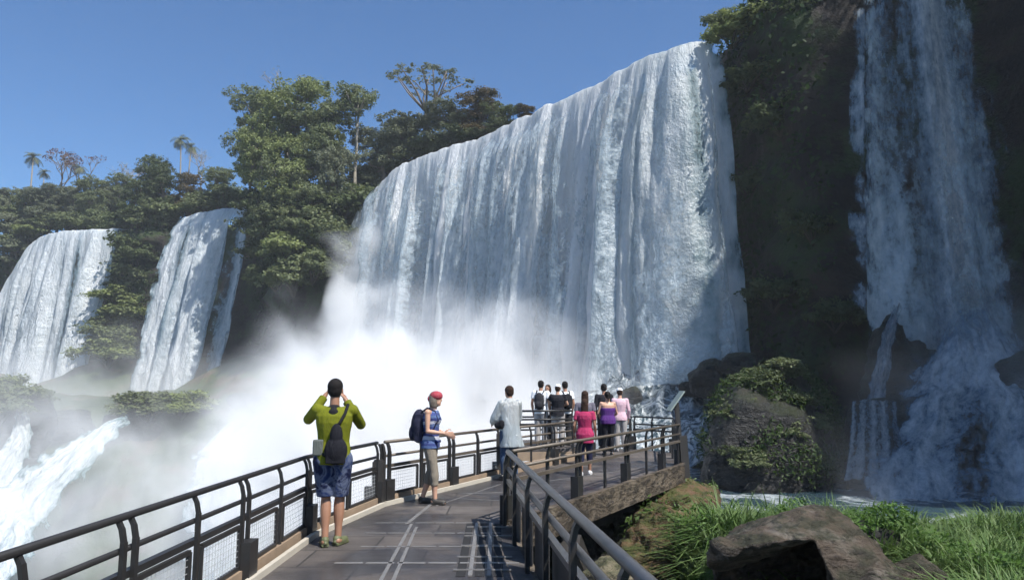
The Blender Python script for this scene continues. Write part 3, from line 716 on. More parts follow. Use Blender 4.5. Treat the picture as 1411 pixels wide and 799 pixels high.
def plant(kind, px, py, D, hpx, label, group, var=0, wide=1.0, z=None, rz=None):
    "base at pixel (px, py), hpx pixels tall"
    key = (kind, var)
    Hs = {'palm': 12.3, 'umbrella': 10.2, 'tall': 14.5, 'red': 12.0, 'bare': 12.0, 'bush': 2.6, 'bushbright': 2.6, 'bushdark': 2.6}
    if key not in PRO:
        PRO[key] = tree_proto(kind, 1000 + 37 * len(PRO)); r = PRO[key]
    else: r = copy_tree(PRO[key])
    nm = 'bush' if kind.startswith('bush') else ('palm_tree' if kind == 'palm' else 'tree')
    r.name = nm
    b = P(px, py, D); s = hpx / F * D * 1.02 / Hs.get(kind, 9.6)
    r.location = b; r.scale = (s * wide, s * wide, s); r.rotation_euler = (0, 0, rz if rz is not None else (px * 0.37 + var) % 6.28)
    tag(r, label, 'palm' if kind == 'palm' else ('bush' if kind.startswith('bush') else 'tree'), group)
    return r
GH = 'trees on the wooded headland'; GL = 'trees on the far left plateau'; GB = 'trees behind the widest waterfall'; GC = 'bushes growing on the cliff'
T = [
 # kind, px, py(base), D, height px, wide, var, group, label
 ('bare', 385, 210, 106, 128, 1.1, 0, GH, 'thin grey tree poking out above the headland crowns on the left'),
 ('dense', 352, 225, 102, 118, 1.0, 0, GH, 'green tree at the left shoulder of the wooded headland'),
 ('bright', 395, 225, 99, 132, 1.15, 0, GH, 'tallest bright green tree crowning the wooded headland'),
 ('bright', 360, 258, 97, 120, 1.0, 1, GH, 'bright green tree lower on the left flank of the headland'),
 ('dense', 440, 262, 96, 150, 1.0, 1, GH, 'rounded green tree in the middle of the headland top'),
 ('bright', 400, 300, 94, 130, 1.1, 0, GH, 'sunlit bushy tree half way down the headland'),
 ('dense', 388, 330, 93, 120, 0.85, 0, GH, 'green tree hanging on the left slope of the headland'),
 ('grey', 455, 320, 93, 130, 0.85, 0, GH, 'grey green vine clad tree on the slope next to the pale trunk'),
 ('dense', 420, 350, 92, 110, 1.0, 1, GH, 'tree low on the headland slope above the overhanging bush'),
 ('tall', 488, 285, 96, 190, 1.0, 0, GH, 'tall tree with a bare pale trunk at the right of the headland'),
 ('grey', 525, 262, 98, 92, 1.5, 0, GH, 'small green tree between the pale trunk and the reddish rock'),
 ('umbrella', 588, 215, 97, 128, 1.2, 0, GB, 'flat topped open tree standing alone against the sky'),
 ('grey', 556, 236, 98, 84, 1.7, 0, GB, 'low spreading tree under the flat topped tree'),
 ('grey', 622, 215, 95, 78, 1.7, 1, GB, 'low dark green tree by the lip right of the flat topped tree'),
 ('brown', 660, 205, 93, 84, 1.5, 0, GB, 'brownish rounded tree by the lip of the widest waterfall'),
 ('dense', 692, 192, 91, 54, 1.6, 0, GB, 'small green tree beyond the brownish one'),
 ('brown', 724, 176, 90, 34, 1.6, 0, GB, 'lowest reddish bush like tree nearest the middle of the lip'),
 ('palm', 40, 285, 150, 80, 1.0, 0, GL, 'palm at the far left beside the reddish tree'),
 ('palm', 58, 285, 148, 55, 1.0, 0, GL, 'short palm under the taller far left palm'),
 ('red', 92, 300, 146, 118, 1.0, 0, GL, 'reddish open tree spreading above the far left forest'),
 ('palm', 103, 285, 147, 62, 1.0, 0, GL, 'palm standing in front of the reddish tree'),
 ('bare', 170, 290, 142, 82, 1.1, 1, GL, 'leafless grey tree between the reddish tree and the dark one'),
 ('palm', 248, 262, 125, 80, 1.0, 0, GL, 'palm with drooping fronds over the split waterfall, left of the pair'),
 ('palm', 258, 262, 126, 70, 1.0, 0, GL, 'palm leaning close against its neighbour, right of the pair'),
 ('bare', 278, 262, 124, 68, 0.9, 1, GL, 'small open tree right of the two palms'),
 ('dark', 205, 292, 124, 92, 1.0, 0, GL, 'dark dense tree left of the two palms'),
 ('dark', 225, 305, 121, 90, 0.95, 0, GL, 'dark leafy tree directly over the gap between the left waterfalls'),
 ('dark', 182, 312, 122, 70, 1.1, 0, GL, 'dark tree right at the top of the far left waterfall'),
 ('brown', 262, 298, 122, 62, 1.2, 1, GL, 'olive tree at the lip of the split waterfall'),
 ('dense', 300, 288, 119, 64, 1.2, 0, GL, 'green tree behind the middle of the split waterfall'),
 ('dense', 345, 268, 112, 90, 0.9, 1, GL, 'green tree where the split waterfall meets the headland'),
]
for i, (px, py, h, k) in enumerate([(8, 318, 62, 'grey'), (30, 325, 70, 'dense'), (52, 318, 62, 'grey'), (78, 320, 66, 'dense'), (104, 318, 62, 'grey'), (128, 318, 60, 'dense'), (150, 318, 66, 'grey'), (-12, 345, 90, 'grey'), (18, 372, 80, 'grey'), (45, 345, 60, 'dense'), (120, 300, 60, 'dense'), (65, 300, 50, 'grey'), (160, 305, 72, 'dense')]):
    T.append((k, px, py, 140 - (i % 3) * 2, h, 1.15, i % 2, GL, ['hazy rounded tree above the far left waterfall', 'green tree above the far left waterfall'][k == 'dense'] + [', at the picture edge', ', first behind the lip', ', second behind the lip', ', third behind the lip', ', fourth behind the lip', ', fifth behind the lip', ', sixth behind the lip', ', lowest at the edge', ', hanging low down the slope', ', on the slope crest', ', back row right of the reddish tree', ', back row left of the reddish tree', ', last before the dark tree'][i]))
for (k, px, py, D, h, w, var, g, lab) in T: plant(k, px, py, D, h, lab, g, var, w)
B = [
 ('bush', 405, 400, 89, 62, 1.3, 'bush jutting from the lower headland cliff above the mist'),
 ('bush', 430, 385, 89.5, 50, 1.3, 'bush right of the lowest one on the headland cliff'),
 ('bushbright', 395, 360, 90, 50, 1.4, 'light bush on the middle of the headland cliff'),
 ('bushdark', 385, 372, 93, 55, 1.2, 'dark bush on the left corner of the headland cliff'),
 ('bushdark', 460, 350, 92, 60, 1.2, 'dark bush beside the edge of the widest waterfall'),
 ('bush', 485, 318, 96, 50, 1.2, 'pale green bush touching the left edge of the widest waterfall'),
 ('bushdark', 440, 300, 93, 60, 1.4, 'dark bush half hidden under the headland trees'),
 ('bushdark', 372, 300, 97, 60, 1.2, 'shaded bush under the left headland trees'),
 ('bushbright', 170, 420, 118, 40, 1.6, 'light green bush on the cliff between the two left waterfalls'),
 ('bush', 165, 455, 117, 40, 1.7, 'green bush lower on the cliff between the two left waterfalls'),
 ('bushdark', 190, 370, 120, 60, 1.2, 'dark bush high on the cliff between the two left waterfalls'),
 ('bushbright', 150, 500, 112, 50, 1.6, 'misty green bush at the foot of the cliff right of the far left waterfall'),
 ('bushbright', 16, 548, 72, 42, 1.5, 'sunlit green bush on the mossy rock at the lower left edge'),
 ('bush', 2, 575, 70, 55, 1.3, 'darker bush at the lower left edge under the sunlit one'),
 ('bush', 45, 560, 75, 30, 1.5, 'small round bush right of the sunlit one'),
 ('bush', 205, 575, 78, 44, 1.8, 'dim green bush on the misty hump, left part'),
 ('bushbright', 250, 572, 78, 44, 1.8, 'dim green bush on the misty hump, right part'),
 ('bushbright', 1008, 60, 54, 58, 1.3, 'leafy bush overhanging the cliff edge right of the widest waterfall'),
 ('bushbright', 1055, 45, 53, 50, 1.5, 'pale leaved bush at the top of the picture above the dark cliff'),
 ('bush', 1105, 40, 51, 55, 1.5, 'bush at the cliff top left of the shaded waterfall'),
 ('bush', 990, 50, 56, 45, 1.0, 'small bush on the corner where the sky meets the dark cliff'),
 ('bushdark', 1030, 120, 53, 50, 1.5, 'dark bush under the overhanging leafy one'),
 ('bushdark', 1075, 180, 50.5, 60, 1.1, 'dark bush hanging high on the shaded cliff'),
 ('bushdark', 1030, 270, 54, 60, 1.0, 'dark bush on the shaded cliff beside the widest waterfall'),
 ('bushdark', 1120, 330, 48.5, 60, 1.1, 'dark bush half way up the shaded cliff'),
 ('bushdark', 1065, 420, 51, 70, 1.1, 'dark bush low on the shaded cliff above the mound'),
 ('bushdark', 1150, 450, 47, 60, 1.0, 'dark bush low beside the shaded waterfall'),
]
for (k, px, py, D, h, w, lab) in B: plant(k, px, py, D, h, lab, GC, 0, w)
# low growth along the top of the cliff, seen between the trees
for i, (px, py, D, h, w, k) in enumerate([(12, 352, 136, 34, 1.6, 'bush'), (40, 332, 137, 34, 1.6, 'bushbright'), (66, 320, 137, 32, 1.7, 'bush'), (92, 318, 136, 32, 1.7, 'bush'), (116, 318, 135, 30, 1.7, 'bushbright'), (140, 318, 134, 34, 1.6, 'bush'),
        (168, 325, 130, 40, 1.5, 'bushdark'), (192, 322, 124, 44, 1.5, 'bushdark'), (216, 318, 121, 46, 1.4, 'bush'), (240, 305, 124, 40, 1.5, 'bush'), (264, 300, 122, 36, 1.6, 'bushbright'), (290, 296, 120, 38, 1.6, 'bush'), (316, 290, 118, 40, 1.5, 'bush'), (368, 285, 108, 46, 1.5, 'bushdark'),
        (508, 262, 100, 44, 1.3, 'bush'), (540, 240, 99, 36, 1.6, 'bushdark'), (572, 225, 97, 34, 1.6, 'bush'), (602, 213, 95, 34, 1.6, 'bush'), (632, 205, 94, 34, 1.6, 'bushdark'), (662, 196, 92, 30, 1.6, 'bush'), (690, 186, 91, 26, 1.6, 'bush'),
        (372, 325, 98, 60, 1.3, 'bush'), (372, 360, 95, 50, 1.3, 'bushdark'), (385, 335, 94, 56, 1.4, 'bush'), (415, 345, 92, 50, 1.4, 'bushbright'), (445, 335, 92, 60, 1.4, 'bush'), (470, 300, 95, 60, 1.4, 'bushdark'), (500, 290, 98, 50, 1.3, 'bush'), (470, 375, 92, 50, 1.3, 'bush'), (380, 395, 93, 44, 1.3, 'bushdark'),
        (180, 400, 119, 44, 1.5, 'bush'), (145, 480, 114, 40, 1.6, 'bush'), (185, 440, 117, 40, 1.5, 'bushbright')]):
    LG = ['at the far left edge of the far left waterfall', 'second from the left over the far left waterfall', 'third from the left over the far left waterfall', 'over the middle of the far left waterfall', 'just right of the middle of the far left waterfall', 'at the right end of the far left waterfall lip',
          'between the left waterfalls, nearest the far left one', 'between the left waterfalls, in the shade of the dark trees', 'between the left waterfalls, nearest the split one', 'at the left end of the split waterfall lip', 'over the left strand of the split waterfall', 'over the middle of the split waterfall', 'over the right strand of the split waterfall', 'where the split waterfall meets the headland',
          'at the left end of the widest lip', 'second from the left along the widest lip', 'under the flat topped tree', 'right of the flat topped tree', 'left of the brownish tree', 'under the brownish tree', 'last along the widest lip',
          'top left of the headland slope', 'left edge of the headland slope', 'upper middle of the headland slope', 'middle of the headland slope', 'right of the middle of the headland slope', 'under the bare pale trunk', 'right of the bare pale trunk', 'low beside the widest waterfall', 'lowest left on the headland slope',
          'highest on the cliff between the left waterfalls', 'lowest on the cliff right of the far left waterfall', 'half way down the cliff between the left waterfalls']
    plant(k, px, py, D, h, ('dark' if k == 'bushdark' else 'light' if k == 'bushbright' else 'green') + ' low bush ' + LG[i], 'low growth on the cliff', 0, w)
for i, (px, py, D, h, w, lab) in enumerate([(1030, 530, 37, 40, 1.6, 'fern bush on the left top of the dark mound'), (1080, 520, 37.5, 40, 1.7, 'fern bush on the crest of the dark mound'), (1015, 575, 35.6, 40, 1.4, 'fern bush down the left face of the dark mound'),
       (1100, 555, 36, 36, 1.3, 'fern bush on the right shoulder of the dark mound'), (1035, 640, 34, 34, 1.4, 'fern bush low on the dark mound'),
       (1085, 600, 34.8, 40, 1.4, 'fern bush right of the middle of the dark mound'),
       (1015, 625, 34.5, 34, 1.4, 'fern bush near the pool on the dark mound'), (1120, 590, 36, 34, 1.3, 'fern bush on the right edge of the dark mound'), ]):
    plant('bush' if i % 3 else 'bushdark', px, py + 6, D + .3, h * 1.0, lab, 'fern bushes on the dark mound', 0, w)
# creepers on the bare cliff
def creepers():
    rg = np.random.default_rng(5); V = cliff_grid(); nu, nv = V.shape[:2]
    n = 230000; i = rg.integers(2, nu - 2, n); j = rg.integers(3, 84, n)
    X = V[i, j]; keep = np.ones(n, bool)
    for a, b_ in ((-86, -70.5), (-53, -38), (-18.0, 17.0), (21.5, 33)):
        keep &= ~((X[:, 0] > a) & (X[:, 0] < b_) & (j < 72) & (X[:, 2] < 29))
    m = fbm(X[:, 0] * 0.22, X[:, 1] * 0.22, X[:, 2] * 0.16, 4, 71)
    keep &= (m > 0.44 - 0.05 * (X[:, 0] > 16) + 0.1 * rg.uniform(-1, 1, n)) & (X[:, 0] > -150) & (X[:, 0] < 60) & (X[:, 1] > 28)
    X = X[keep]; i = i[keep]; o3 = np.concatenate([cn[i], np.zeros((len(i), 1))], 1)
    X = X + o3 * rg.uniform(0, 1.1, len(X))[:, None] + rg.normal(size=X.shape) * 0.35
    s = 0.22 * np.clip(X[:, 1] / 75, 0.55, 1.5)
    return leaves(X, s[:, None] * 1.0 if False else 0.24, 6, o3, up=0.5)
tag(link('undergrowth', leaf_mesh('undergrowth', creepers()), m_leaf('creeper_leaf', (0.012, 0.026, 0.007), (0.03, 0.058, 0.013), sc=0.3)), 'creepers and small plants clinging to the cliff', kind='stuff')
# grass on the near bank
def grass():
    rg = np.random.default_rng(9); V = []; Fq = []
    def blades(cx, cy_, n, h, spread, lean=0.5, w=0.011):
        a = rg.uniform(0, 2 * PI, n); r = spread * np.sqrt(rg.uniform(0, 1, n))
        x = cx + r * np.cos(a); y = cy_ + r * np.sin(a); z = gz(x, y) - 0.03
        hh = h * rg.uniform(0.55, 1.15, n); d = a + rg.uniform(-1.3, 1.3, n); ln = lean * rg.uniform(0.2, 1.2, n) * hh
        ww = w * rg.uniform(0.7, 1.5, n); px_, py_ = -np.sin(d), np.cos(d); rows = []
        for k, (t, wf) in enumerate(((0, .8), (0.35, 1), (0.7, .75), (1.0, .08))):
            ox = np.cos(d) * ln * t * t; oy = np.sin(d) * ln * t * t; oz = hh * (t - 0.28 * t ** 3 * (ln / hh) * 1.6)
            for s_ in (-1, 1): rows.append(np.stack([x + ox + s_ * px_ * ww * wf, y + oy + s_ * py_ * ww * wf, z + oz], 1))
        A = np.stack(rows, 1); b0 = sum(len(v) for v in V); V.append(A.reshape(-1, 3))
        base = b0 + np.arange(n) * 8
        for k in range(3): Fq.append(np.stack([base + 2 * k, base + 2 * k + 1, base + 2 * k + 3, base + 2 * k + 2], 1))
    rr = random.Random(4)
    def ok(x, y):
        if 2.2 < x < 4.6 and 7.2 < y < 9.5: return False
        return True
    for i in range(3000):
        y = rr.uniform(6.4, 14.8); x = rr.uniform(0.17 * y, 0.95 * y)
        if x < 2.35 + 0.26 * max(0, y - 8.5): continue
        if not ok(x, y): continue
        dns = float(fbm(x * 0.9, y * 0.9, 0, 3, 61))
        if dns < 0.37: continue
        blades(x, y, 26, (0.18 + 2.6 * max(0, dns - 0.42) + (0.14 if y > 11 else 0)) * (1 - 0.28 * float(sst(4.2, 6.5, x))), 0.2, 1.2, 0.0125)
    # taller tufts named by the photograph
    for (px, py, D, h) in [(1110, 700, 11.2, .72), (1085, 705, 11.0, .66), (1140, 705, 11, .66), (1120, 700, 11.6, .75), (1180, 735, 10.2, .45), (1220, 735, 10.4, .72), (1245, 745, 10.2, .6), (960, 710, 11.3, .55), (990, 705, 11.6, .6), (1020, 700, 12, .55), (1330, 770, 9.4, .62), (1380, 790, 9, .6), (1300, 760, 9.8, .5), (940, 795, 9.4, .5), (950, 760, 9.8, .5), (970, 700, 11.5, .75), (1000, 695, 11.8, .75), (1045, 690, 11.8, .75), (965, 735, 10.6, .6), (940, 735, 10.8, .6), (1290, 725, 11, .6), (1350, 745, 10.5, .6), (1400, 760, 10, .6), (1400, 800, 8.2, .5), (1340, 815, 8.3, .45)]:
        c = P(px, py, D)
        blades(c.x, c.y, 420, h * 1.15, 0.42, 1.2, 0.012)
    return np.concatenate(V), np.concatenate(Fq)
gv, gq = grass()
M_GRASS = m_leaf('grass_blade', (0.05, 0.11, 0.025), (0.13, 0.22, 0.055), (0.26, 0.31, 0.14), sc=1.2, tr=0.35)
tag(link('grass', quads_mesh('grass', gv, gq), M_GRASS), 'long green grass on the near bank', kind='stuff')
def broadleaf():
    rg = np.random.default_rng(19); C = []
    for (px, py, D, r, n) in [(1225, 712, 10.4, .36, 500), (1345, 775, 9.2, .4, 300), (1285, 750, 10, .35, 250), (1395, 790, 9.0, .4, 300), (1100, 700, 11.2, .3, 150), (960, 715, 11.2, .35, 150), (1180, 722, 10.3, .3, 250)]:
        c = np.array(P(px, py, D)); v = rg.normal(size=(n, 3)); v /= np.linalg.norm(v, axis=1)[:, None]
        C.append(c + v * rg.uniform(.2, 1, n)[:, None] ** .5 * np.array([r, r, r * .6]))
    return leaves(np.concatenate(C), 0.045, 3, up=0.8, aspect=.35)
tag(link('undergrowth', leaf_mesh('undergrowth', broadleaf()), m_leaf('herb_leaf', (0.06, 0.12, 0.025), (0.11, 0.2, 0.04), sc=1.5)), 'leafy weeds mixed into the grass of the near bank', kind='stuff')

def cover_rock(o, n, size, thr, mat, label, seed, up=0.4, thick=0.25, fr=0.6, zmin=-99):
    me = o.data; m = len(me.vertices); co = np.empty(m * 3, np.float32); nn = np.empty(m * 3, np.float32)
    me.vertices.foreach_get('co', co); me.vertices.foreach_get('normal', nn); co = co.reshape(-1, 3) + np.array(o.location); nn = nn.reshape(-1, 3)
    rg = np.random.default_rng(seed); i = rg.integers(0, m, n); X = co[i]; N = nn[i]
    k = (fbm(X[:, 0] * fr, X[:, 1] * fr, X[:, 2] * fr, 3, seed) + 0.12 * N[:, 2] > thr + rg.uniform(-.05, .05, n)) & (N[:, 2] > -0.35) & (X[:, 2] > zmin)
    X, N = X[k], N[k]; X = X + N * rg.uniform(0, thick, len(X))[:, None] + rg.normal(size=X.shape) * thick * .3
    X[:, 2] -= rg.uniform(0, thick, len(X))
    tag(link('undergrowth', leaf_mesh('undergrowth', leaves(X, size, seed, N, up=up, aspect=.4)), mat), label, kind='stuff')
fernm = m_leaf('fern_leaf', (0.02, 0.042, 0.01), (0.055, 0.09, 0.02), sc=0.8)
cover_rock(bpy.data.objects['rock_mound'], 60000, 0.11, 0.61, fernm, 'ferns and creepers draping the dark rock mound', 3, thick=0.5, zmin=-2.4)
cover_rock(bpy.data.objects['rock_ledge'], 9000, 0.05, 0.60, m_leaf('ledge_leaf', (0.05, 0.09, 0.02), (0.1, 0.16, 0.04), sc=1.5), 'small weeds rooted in the reddish brown ledge', 5, thick=0.12)
# ---------------------------------------------------------------- walkway
def m_deck():
    t = NT('steel_deck'); p = t.pos()
    a = t.noise(p, 1.3, 6, 0.6); b = t.noise(t.mapping(p, (1.2, 6, 1)), 3.0, 5, 0.6); h = t.noise(p, 60, 3, 0.6)
    k = t.ramp(a, [(0.35, (0.075, 0.065, 0.058)), (0.55, (0.125, 0.11, 0.10)), (0.7, (0.17, 0.155, 0.14))])
    k = t.mix(t.ramp(b, [(0.45, 0.0), (0.7, 0.6)]), k, (0.055, 0.05, 0.047))
    br = t.n('ShaderNodeTexBrick', {'Vector': t.mapping(p, (1, 1, 1), (.3, .1, 0)), 'Color1': (0.62, 0.60, 0.58, 1), 'Color2': (1.15, 1.12, 1.1, 1), 'Mortar': (0.3, 0.3, 0.3, 1), 'Scale': 1.0, 'Mortar Size': 0.012, 'Brick Width': 1.15, 'Row Height': 0.72}).outputs['Color']
    k = t.mix(1.0, k, br, 'MULTIPLY')
    wt = t.ramp(t.noise(p, 0.55, 5, 0.6, 0.4), [(0.44, 0.0), (0.56, 1.0)])
    k = t.mix(t.math('MULTIPLY', wt, 0.7), k, (0.028, 0.028, 0.032))
    # fine grating
    w = t.n('ShaderNodeTexWave', {'Vector': p, 'Scale': 9.0, 'Distortion': 0.0}, wave_type='BANDS', bands_direction='Y').outputs['Fac']
    k = t.mix(t.ramp(w, [(0.0, 0.35), (0.25, 0.0)]), k, (0.03, 0.028, 0.027))
    r = t.ramp(wt, [(0.0, 0.7), (1.0, 0.28)])
    return t.surf(t.bsdf(k, r, t.bump(t.math('ADD', t.math('MULTIPLY', w, 1.0), t.math('MULTIPLY', h, 0.5)), 0.6, 0.01), spec=0.5))
M_DECK = m_deck()
M_STRIP = plain('worn_steel_strip', (0.24, 0.23, 0.22), 0.45, 0.4, 0.35, 8, 0.3)
M_RAIL = plain('dark_painted_steel', (0.022, 0.021, 0.021), 0.42, 0.0, 0.35, 9, 0.15)
M_RAILB = plain('worn_grey_rail', (0.12, 0.12, 0.12), 0.36, 0.5, 0.35, 7, 0.15)
M_RAILBR = plain('weathered_brown_rail', (0.11, 0.09, 0.07), 0.5, 0.2, 0.35, 7, 0.15)
M_BEAM = m_rock('weathered_fascia', (0.055, 0.042, 0.03), (0.11, 0.085, 0.06), (0.19, 0.155, 0.11), 0.3, 0.0, 1.3)
M_KERB = plain('pale_kerb', (0.46, 0.42, 0.35), 0.6, 0, 0.2, 5, 0.2)
M_KERBB = plain('brown_kerb', (0.26, 0.19, 0.13), 0.7, 0, 0.35, 5, 0.3)
M_DARKB = plain('dark_beam', (0.03, 0.027, 0.025), 0.6, 0, 0.3, 3, 0.2)
M_WIRE = plain('galvanised_wire', (0.55, 0.56, 0.56), 0.4, 0.3, 0.1, 6)
M_SLOT = plain('slot_shadow_paint', (0.012, 0.012, 0.013), 0.9, 0, 0.1, 6)
V2 = lambda x, y, z=0.0: Vector((x, y, z))
L0, L1, L2, L3 = V2(-2.42, -1.5), V2(-2.36, 8.5), V2(-1.95, 10.7), V2(-0.25, 14.3)
L4 = V2(1.9, 18.2)
A0, A1, B1 = V2(0.98, -1.5), V2(-0.05, 9.2), V2(3.62, 16.0)
E1, E2 = V2(4.25, 19.4), V2(3.35, 20.6)
def slab(name, poly, z1, thick, mat, parent=None):
    mb = MB(); n = len(poly)
    V = [(p.x, p.y, z1) for p in poly] + [(p.x, p.y, z1 - thick) for p in poly]
    F = [tuple(range(n)), tuple(range(2 * n - 1, n - 1, -1))] + [(i, i + n, (i + 1) % n + n, (i + 1) % n) for i in range(n)]
    bm = bmesh.new(); vs = [bm.verts.new(v) for v in V]
    for f in F: bm.faces.new([vs[i] for i in f])
    bmesh.ops.recalc_face_normals(bm, faces=bm.faces); bmesh.ops.triangulate(bm, faces=[f for f in bm.faces if len(f.verts) > 4])
    me = bpy.data.meshes.new(name); bm.to_mesh(me); bm.free()
    return link(name, me, mat, parent)
path = empty('walkway'); tag(path, 'grey steel walkway deck leading to the viewing platform', 'walkway')
slab('deck', [A0, A1, B1, E1, E2, V2(1.9, 20.6), L4, L3, L2, L1, L0], 0.0, 0.07, M_DECK, path)
up = empty('platform'); tag(up, 'slightly raised steel platform where the far group stands', 'platform')
slab('deck', [V2(0.1, 17.35), V2(1.45, 17.6), V2(1.85, 18.15), V2(1.85, 20.8), V2(0.1, 20.4)], 0.25, 0.08, M_DECK, up)
mb = MB(); mb.beam((0.1, 17.33, 0.08), (1.45, 17.57, 0.08), 0.06, 0.2); mb.beam((1.47, 17.6, .08), (1.84, 18.1, .08), .06, .2); mb.build('fascia', M_KERBB, up)
# seams and strips of worn steel, laid on the deck
mb = MB(); 
def dl(a, b, w, h=0.006, z=0.004): mb.beam((a[0], a[1], z), (b[0], b[1], z), w, h)
def g(px, py): q = PZ(px, py, 0); return (q.x, q.y)
for y, x0, x1, w in [(6.55, -1.9, 0.18, .045), (7.25, -1.7, 0.1, .05), (7.98, -1.6, 0.05, .03), (8.7, -1.7, -0.1, .03), (9.35, -1.7, -.2, .02), (5.3, -2.1, .3, .05), (4.2, -2.1, .4, .05)]:
    for k in range(6):
        a = x0 + (x1 - x0) * k / 6; b = x0 + (x1 - x0) * (k + 0.9) / 6
        dl((a, y), (b, y), w)
dl(g(470, 900), g(567, 722), 0.035); dl(g(498, 900), g(574, 726), 0.035)
dl(g(560, 722), g(600, 690), .05)
dl(g(600, 697), g(690, 667), 0.02); dl(g(604, 686), g(694, 690), .015); dl(g(640, 680), g(700, 678), .02)
dl((0.1, 12.9), (3.3, 16.2), 0.02); dl((1.0, 14.6), (2.3, 13.9), .02); dl((1.9, 16.6), (3.4, 16.0), .02)
mb.build('seam_strip', M_STRIP, path)
mb = MB()
for x in (-0.46, -0.29, -0.12):
    a = x + 0.02 * 0; mb.beam((a, 6.75, 0.003), (a - 0.06, 9.3, 0.003), 0.085, 0.004)
mb.build('slot_shade', M_SLOT, path)  # flat near-black strips; the darkness inside the slots is painted on
mb = MB()
for x in (-0.375, -0.205): mb.beam((x, 6.75, 0.008), (x - .06, 9.3, 0.008), 0.04, 0.012)
for k in range(5): mb.beam((-0.54, 6.95 + .52 * k, 0.012), (0.0, 6.95 + .52 * k, 0.012), 0.022, 0.012)
mb.build('drain_bar', M_STRIP, path)
# kerbs along the left edge, fascia and beams
mb = MB()
for a, b in ((L0, L1), (L1, L2), (L2, L3)):
    t = (b - a).normalized(); s = Vector((t.y, -t.x, 0)); mb.beam(a + s * 0.14 + V2(0, 0, .03), b + s * 0.14 + V2(0, 0, .03), 0.05, 0.06)
mb.build('kerb', M_KERB, path)
mb = MB()
for a, b in ((L0, L1), (L1, L2), (L2, L3), (L3, L4)):
    t = (b - a).normalized(); s = Vector((t.y, -t.x, 0)); mb.beam(a + s * .02 + V2(0, 0, .06), b + s * 0.02 + V2(0, 0, .06), 0.1, 0.12 if b is not L4 else 0.2)
mb.build('edge_beam', M_KERBB, path)
mb = MB(); o_ = V2(.02, 0, 0)
mb.beam(A1 + V2(.03, 0, -.14), B1 + V2(.05, 0, -.14), 0.10, 0.40); mb.beam(B1 + V2(.05, 0, -.14), E1 + V2(.05, 0, -.14), .1, .4)
mb.beam(A0 + V2(.04, 0, -.12), A1 + V2(.03, 0, -.12), 0.08, 0.22)
mb.build('fascia', M_BEAM, path)
mb = MB()
mb.beam(A1 + V2(-.5, 1.0, -.55), B1 + V2(-.5, .3, -.55), 0.2, 0.5); mb.beam(V2(-1.2, 9, -.35), V2(1.6, 17.5, -.35), .2, .5); mb.beam(V2(-2.1, -1, -.3), V2(-2.1, 8.5, -.3), .15, .4); mb.beam(V2(.3, -1, -.3), V2(-.4, 9.4, -.3), .15, .4)
for k in range(9):
    q = A1.lerp(B1, k / 8); mb.beam(q + V2(-.05, .05, -.24), q + V2(-2.2, 1.2, -.24), .08, .26)
mb.beam(V2(0.8, 10.6, -.5), V2(1.6, 12.6, -2.4), .3, .3)
mb.build('support_beam', M_DARKB, path)
for x, y in ((-1.6, 6), (0, 6), (-1.3, 10.5), (.3, 12), (-.1, 10.8), (1.6, 15.5), (3.0, 16.4), (1.3, 18.8)):
    z = float(gz(x, y, False)) - 0.6; mb = MB(); mb.tube([(x, y, z), (x, y, -.2)], .14, 8); mb.build('pile', M_DARKB, path)
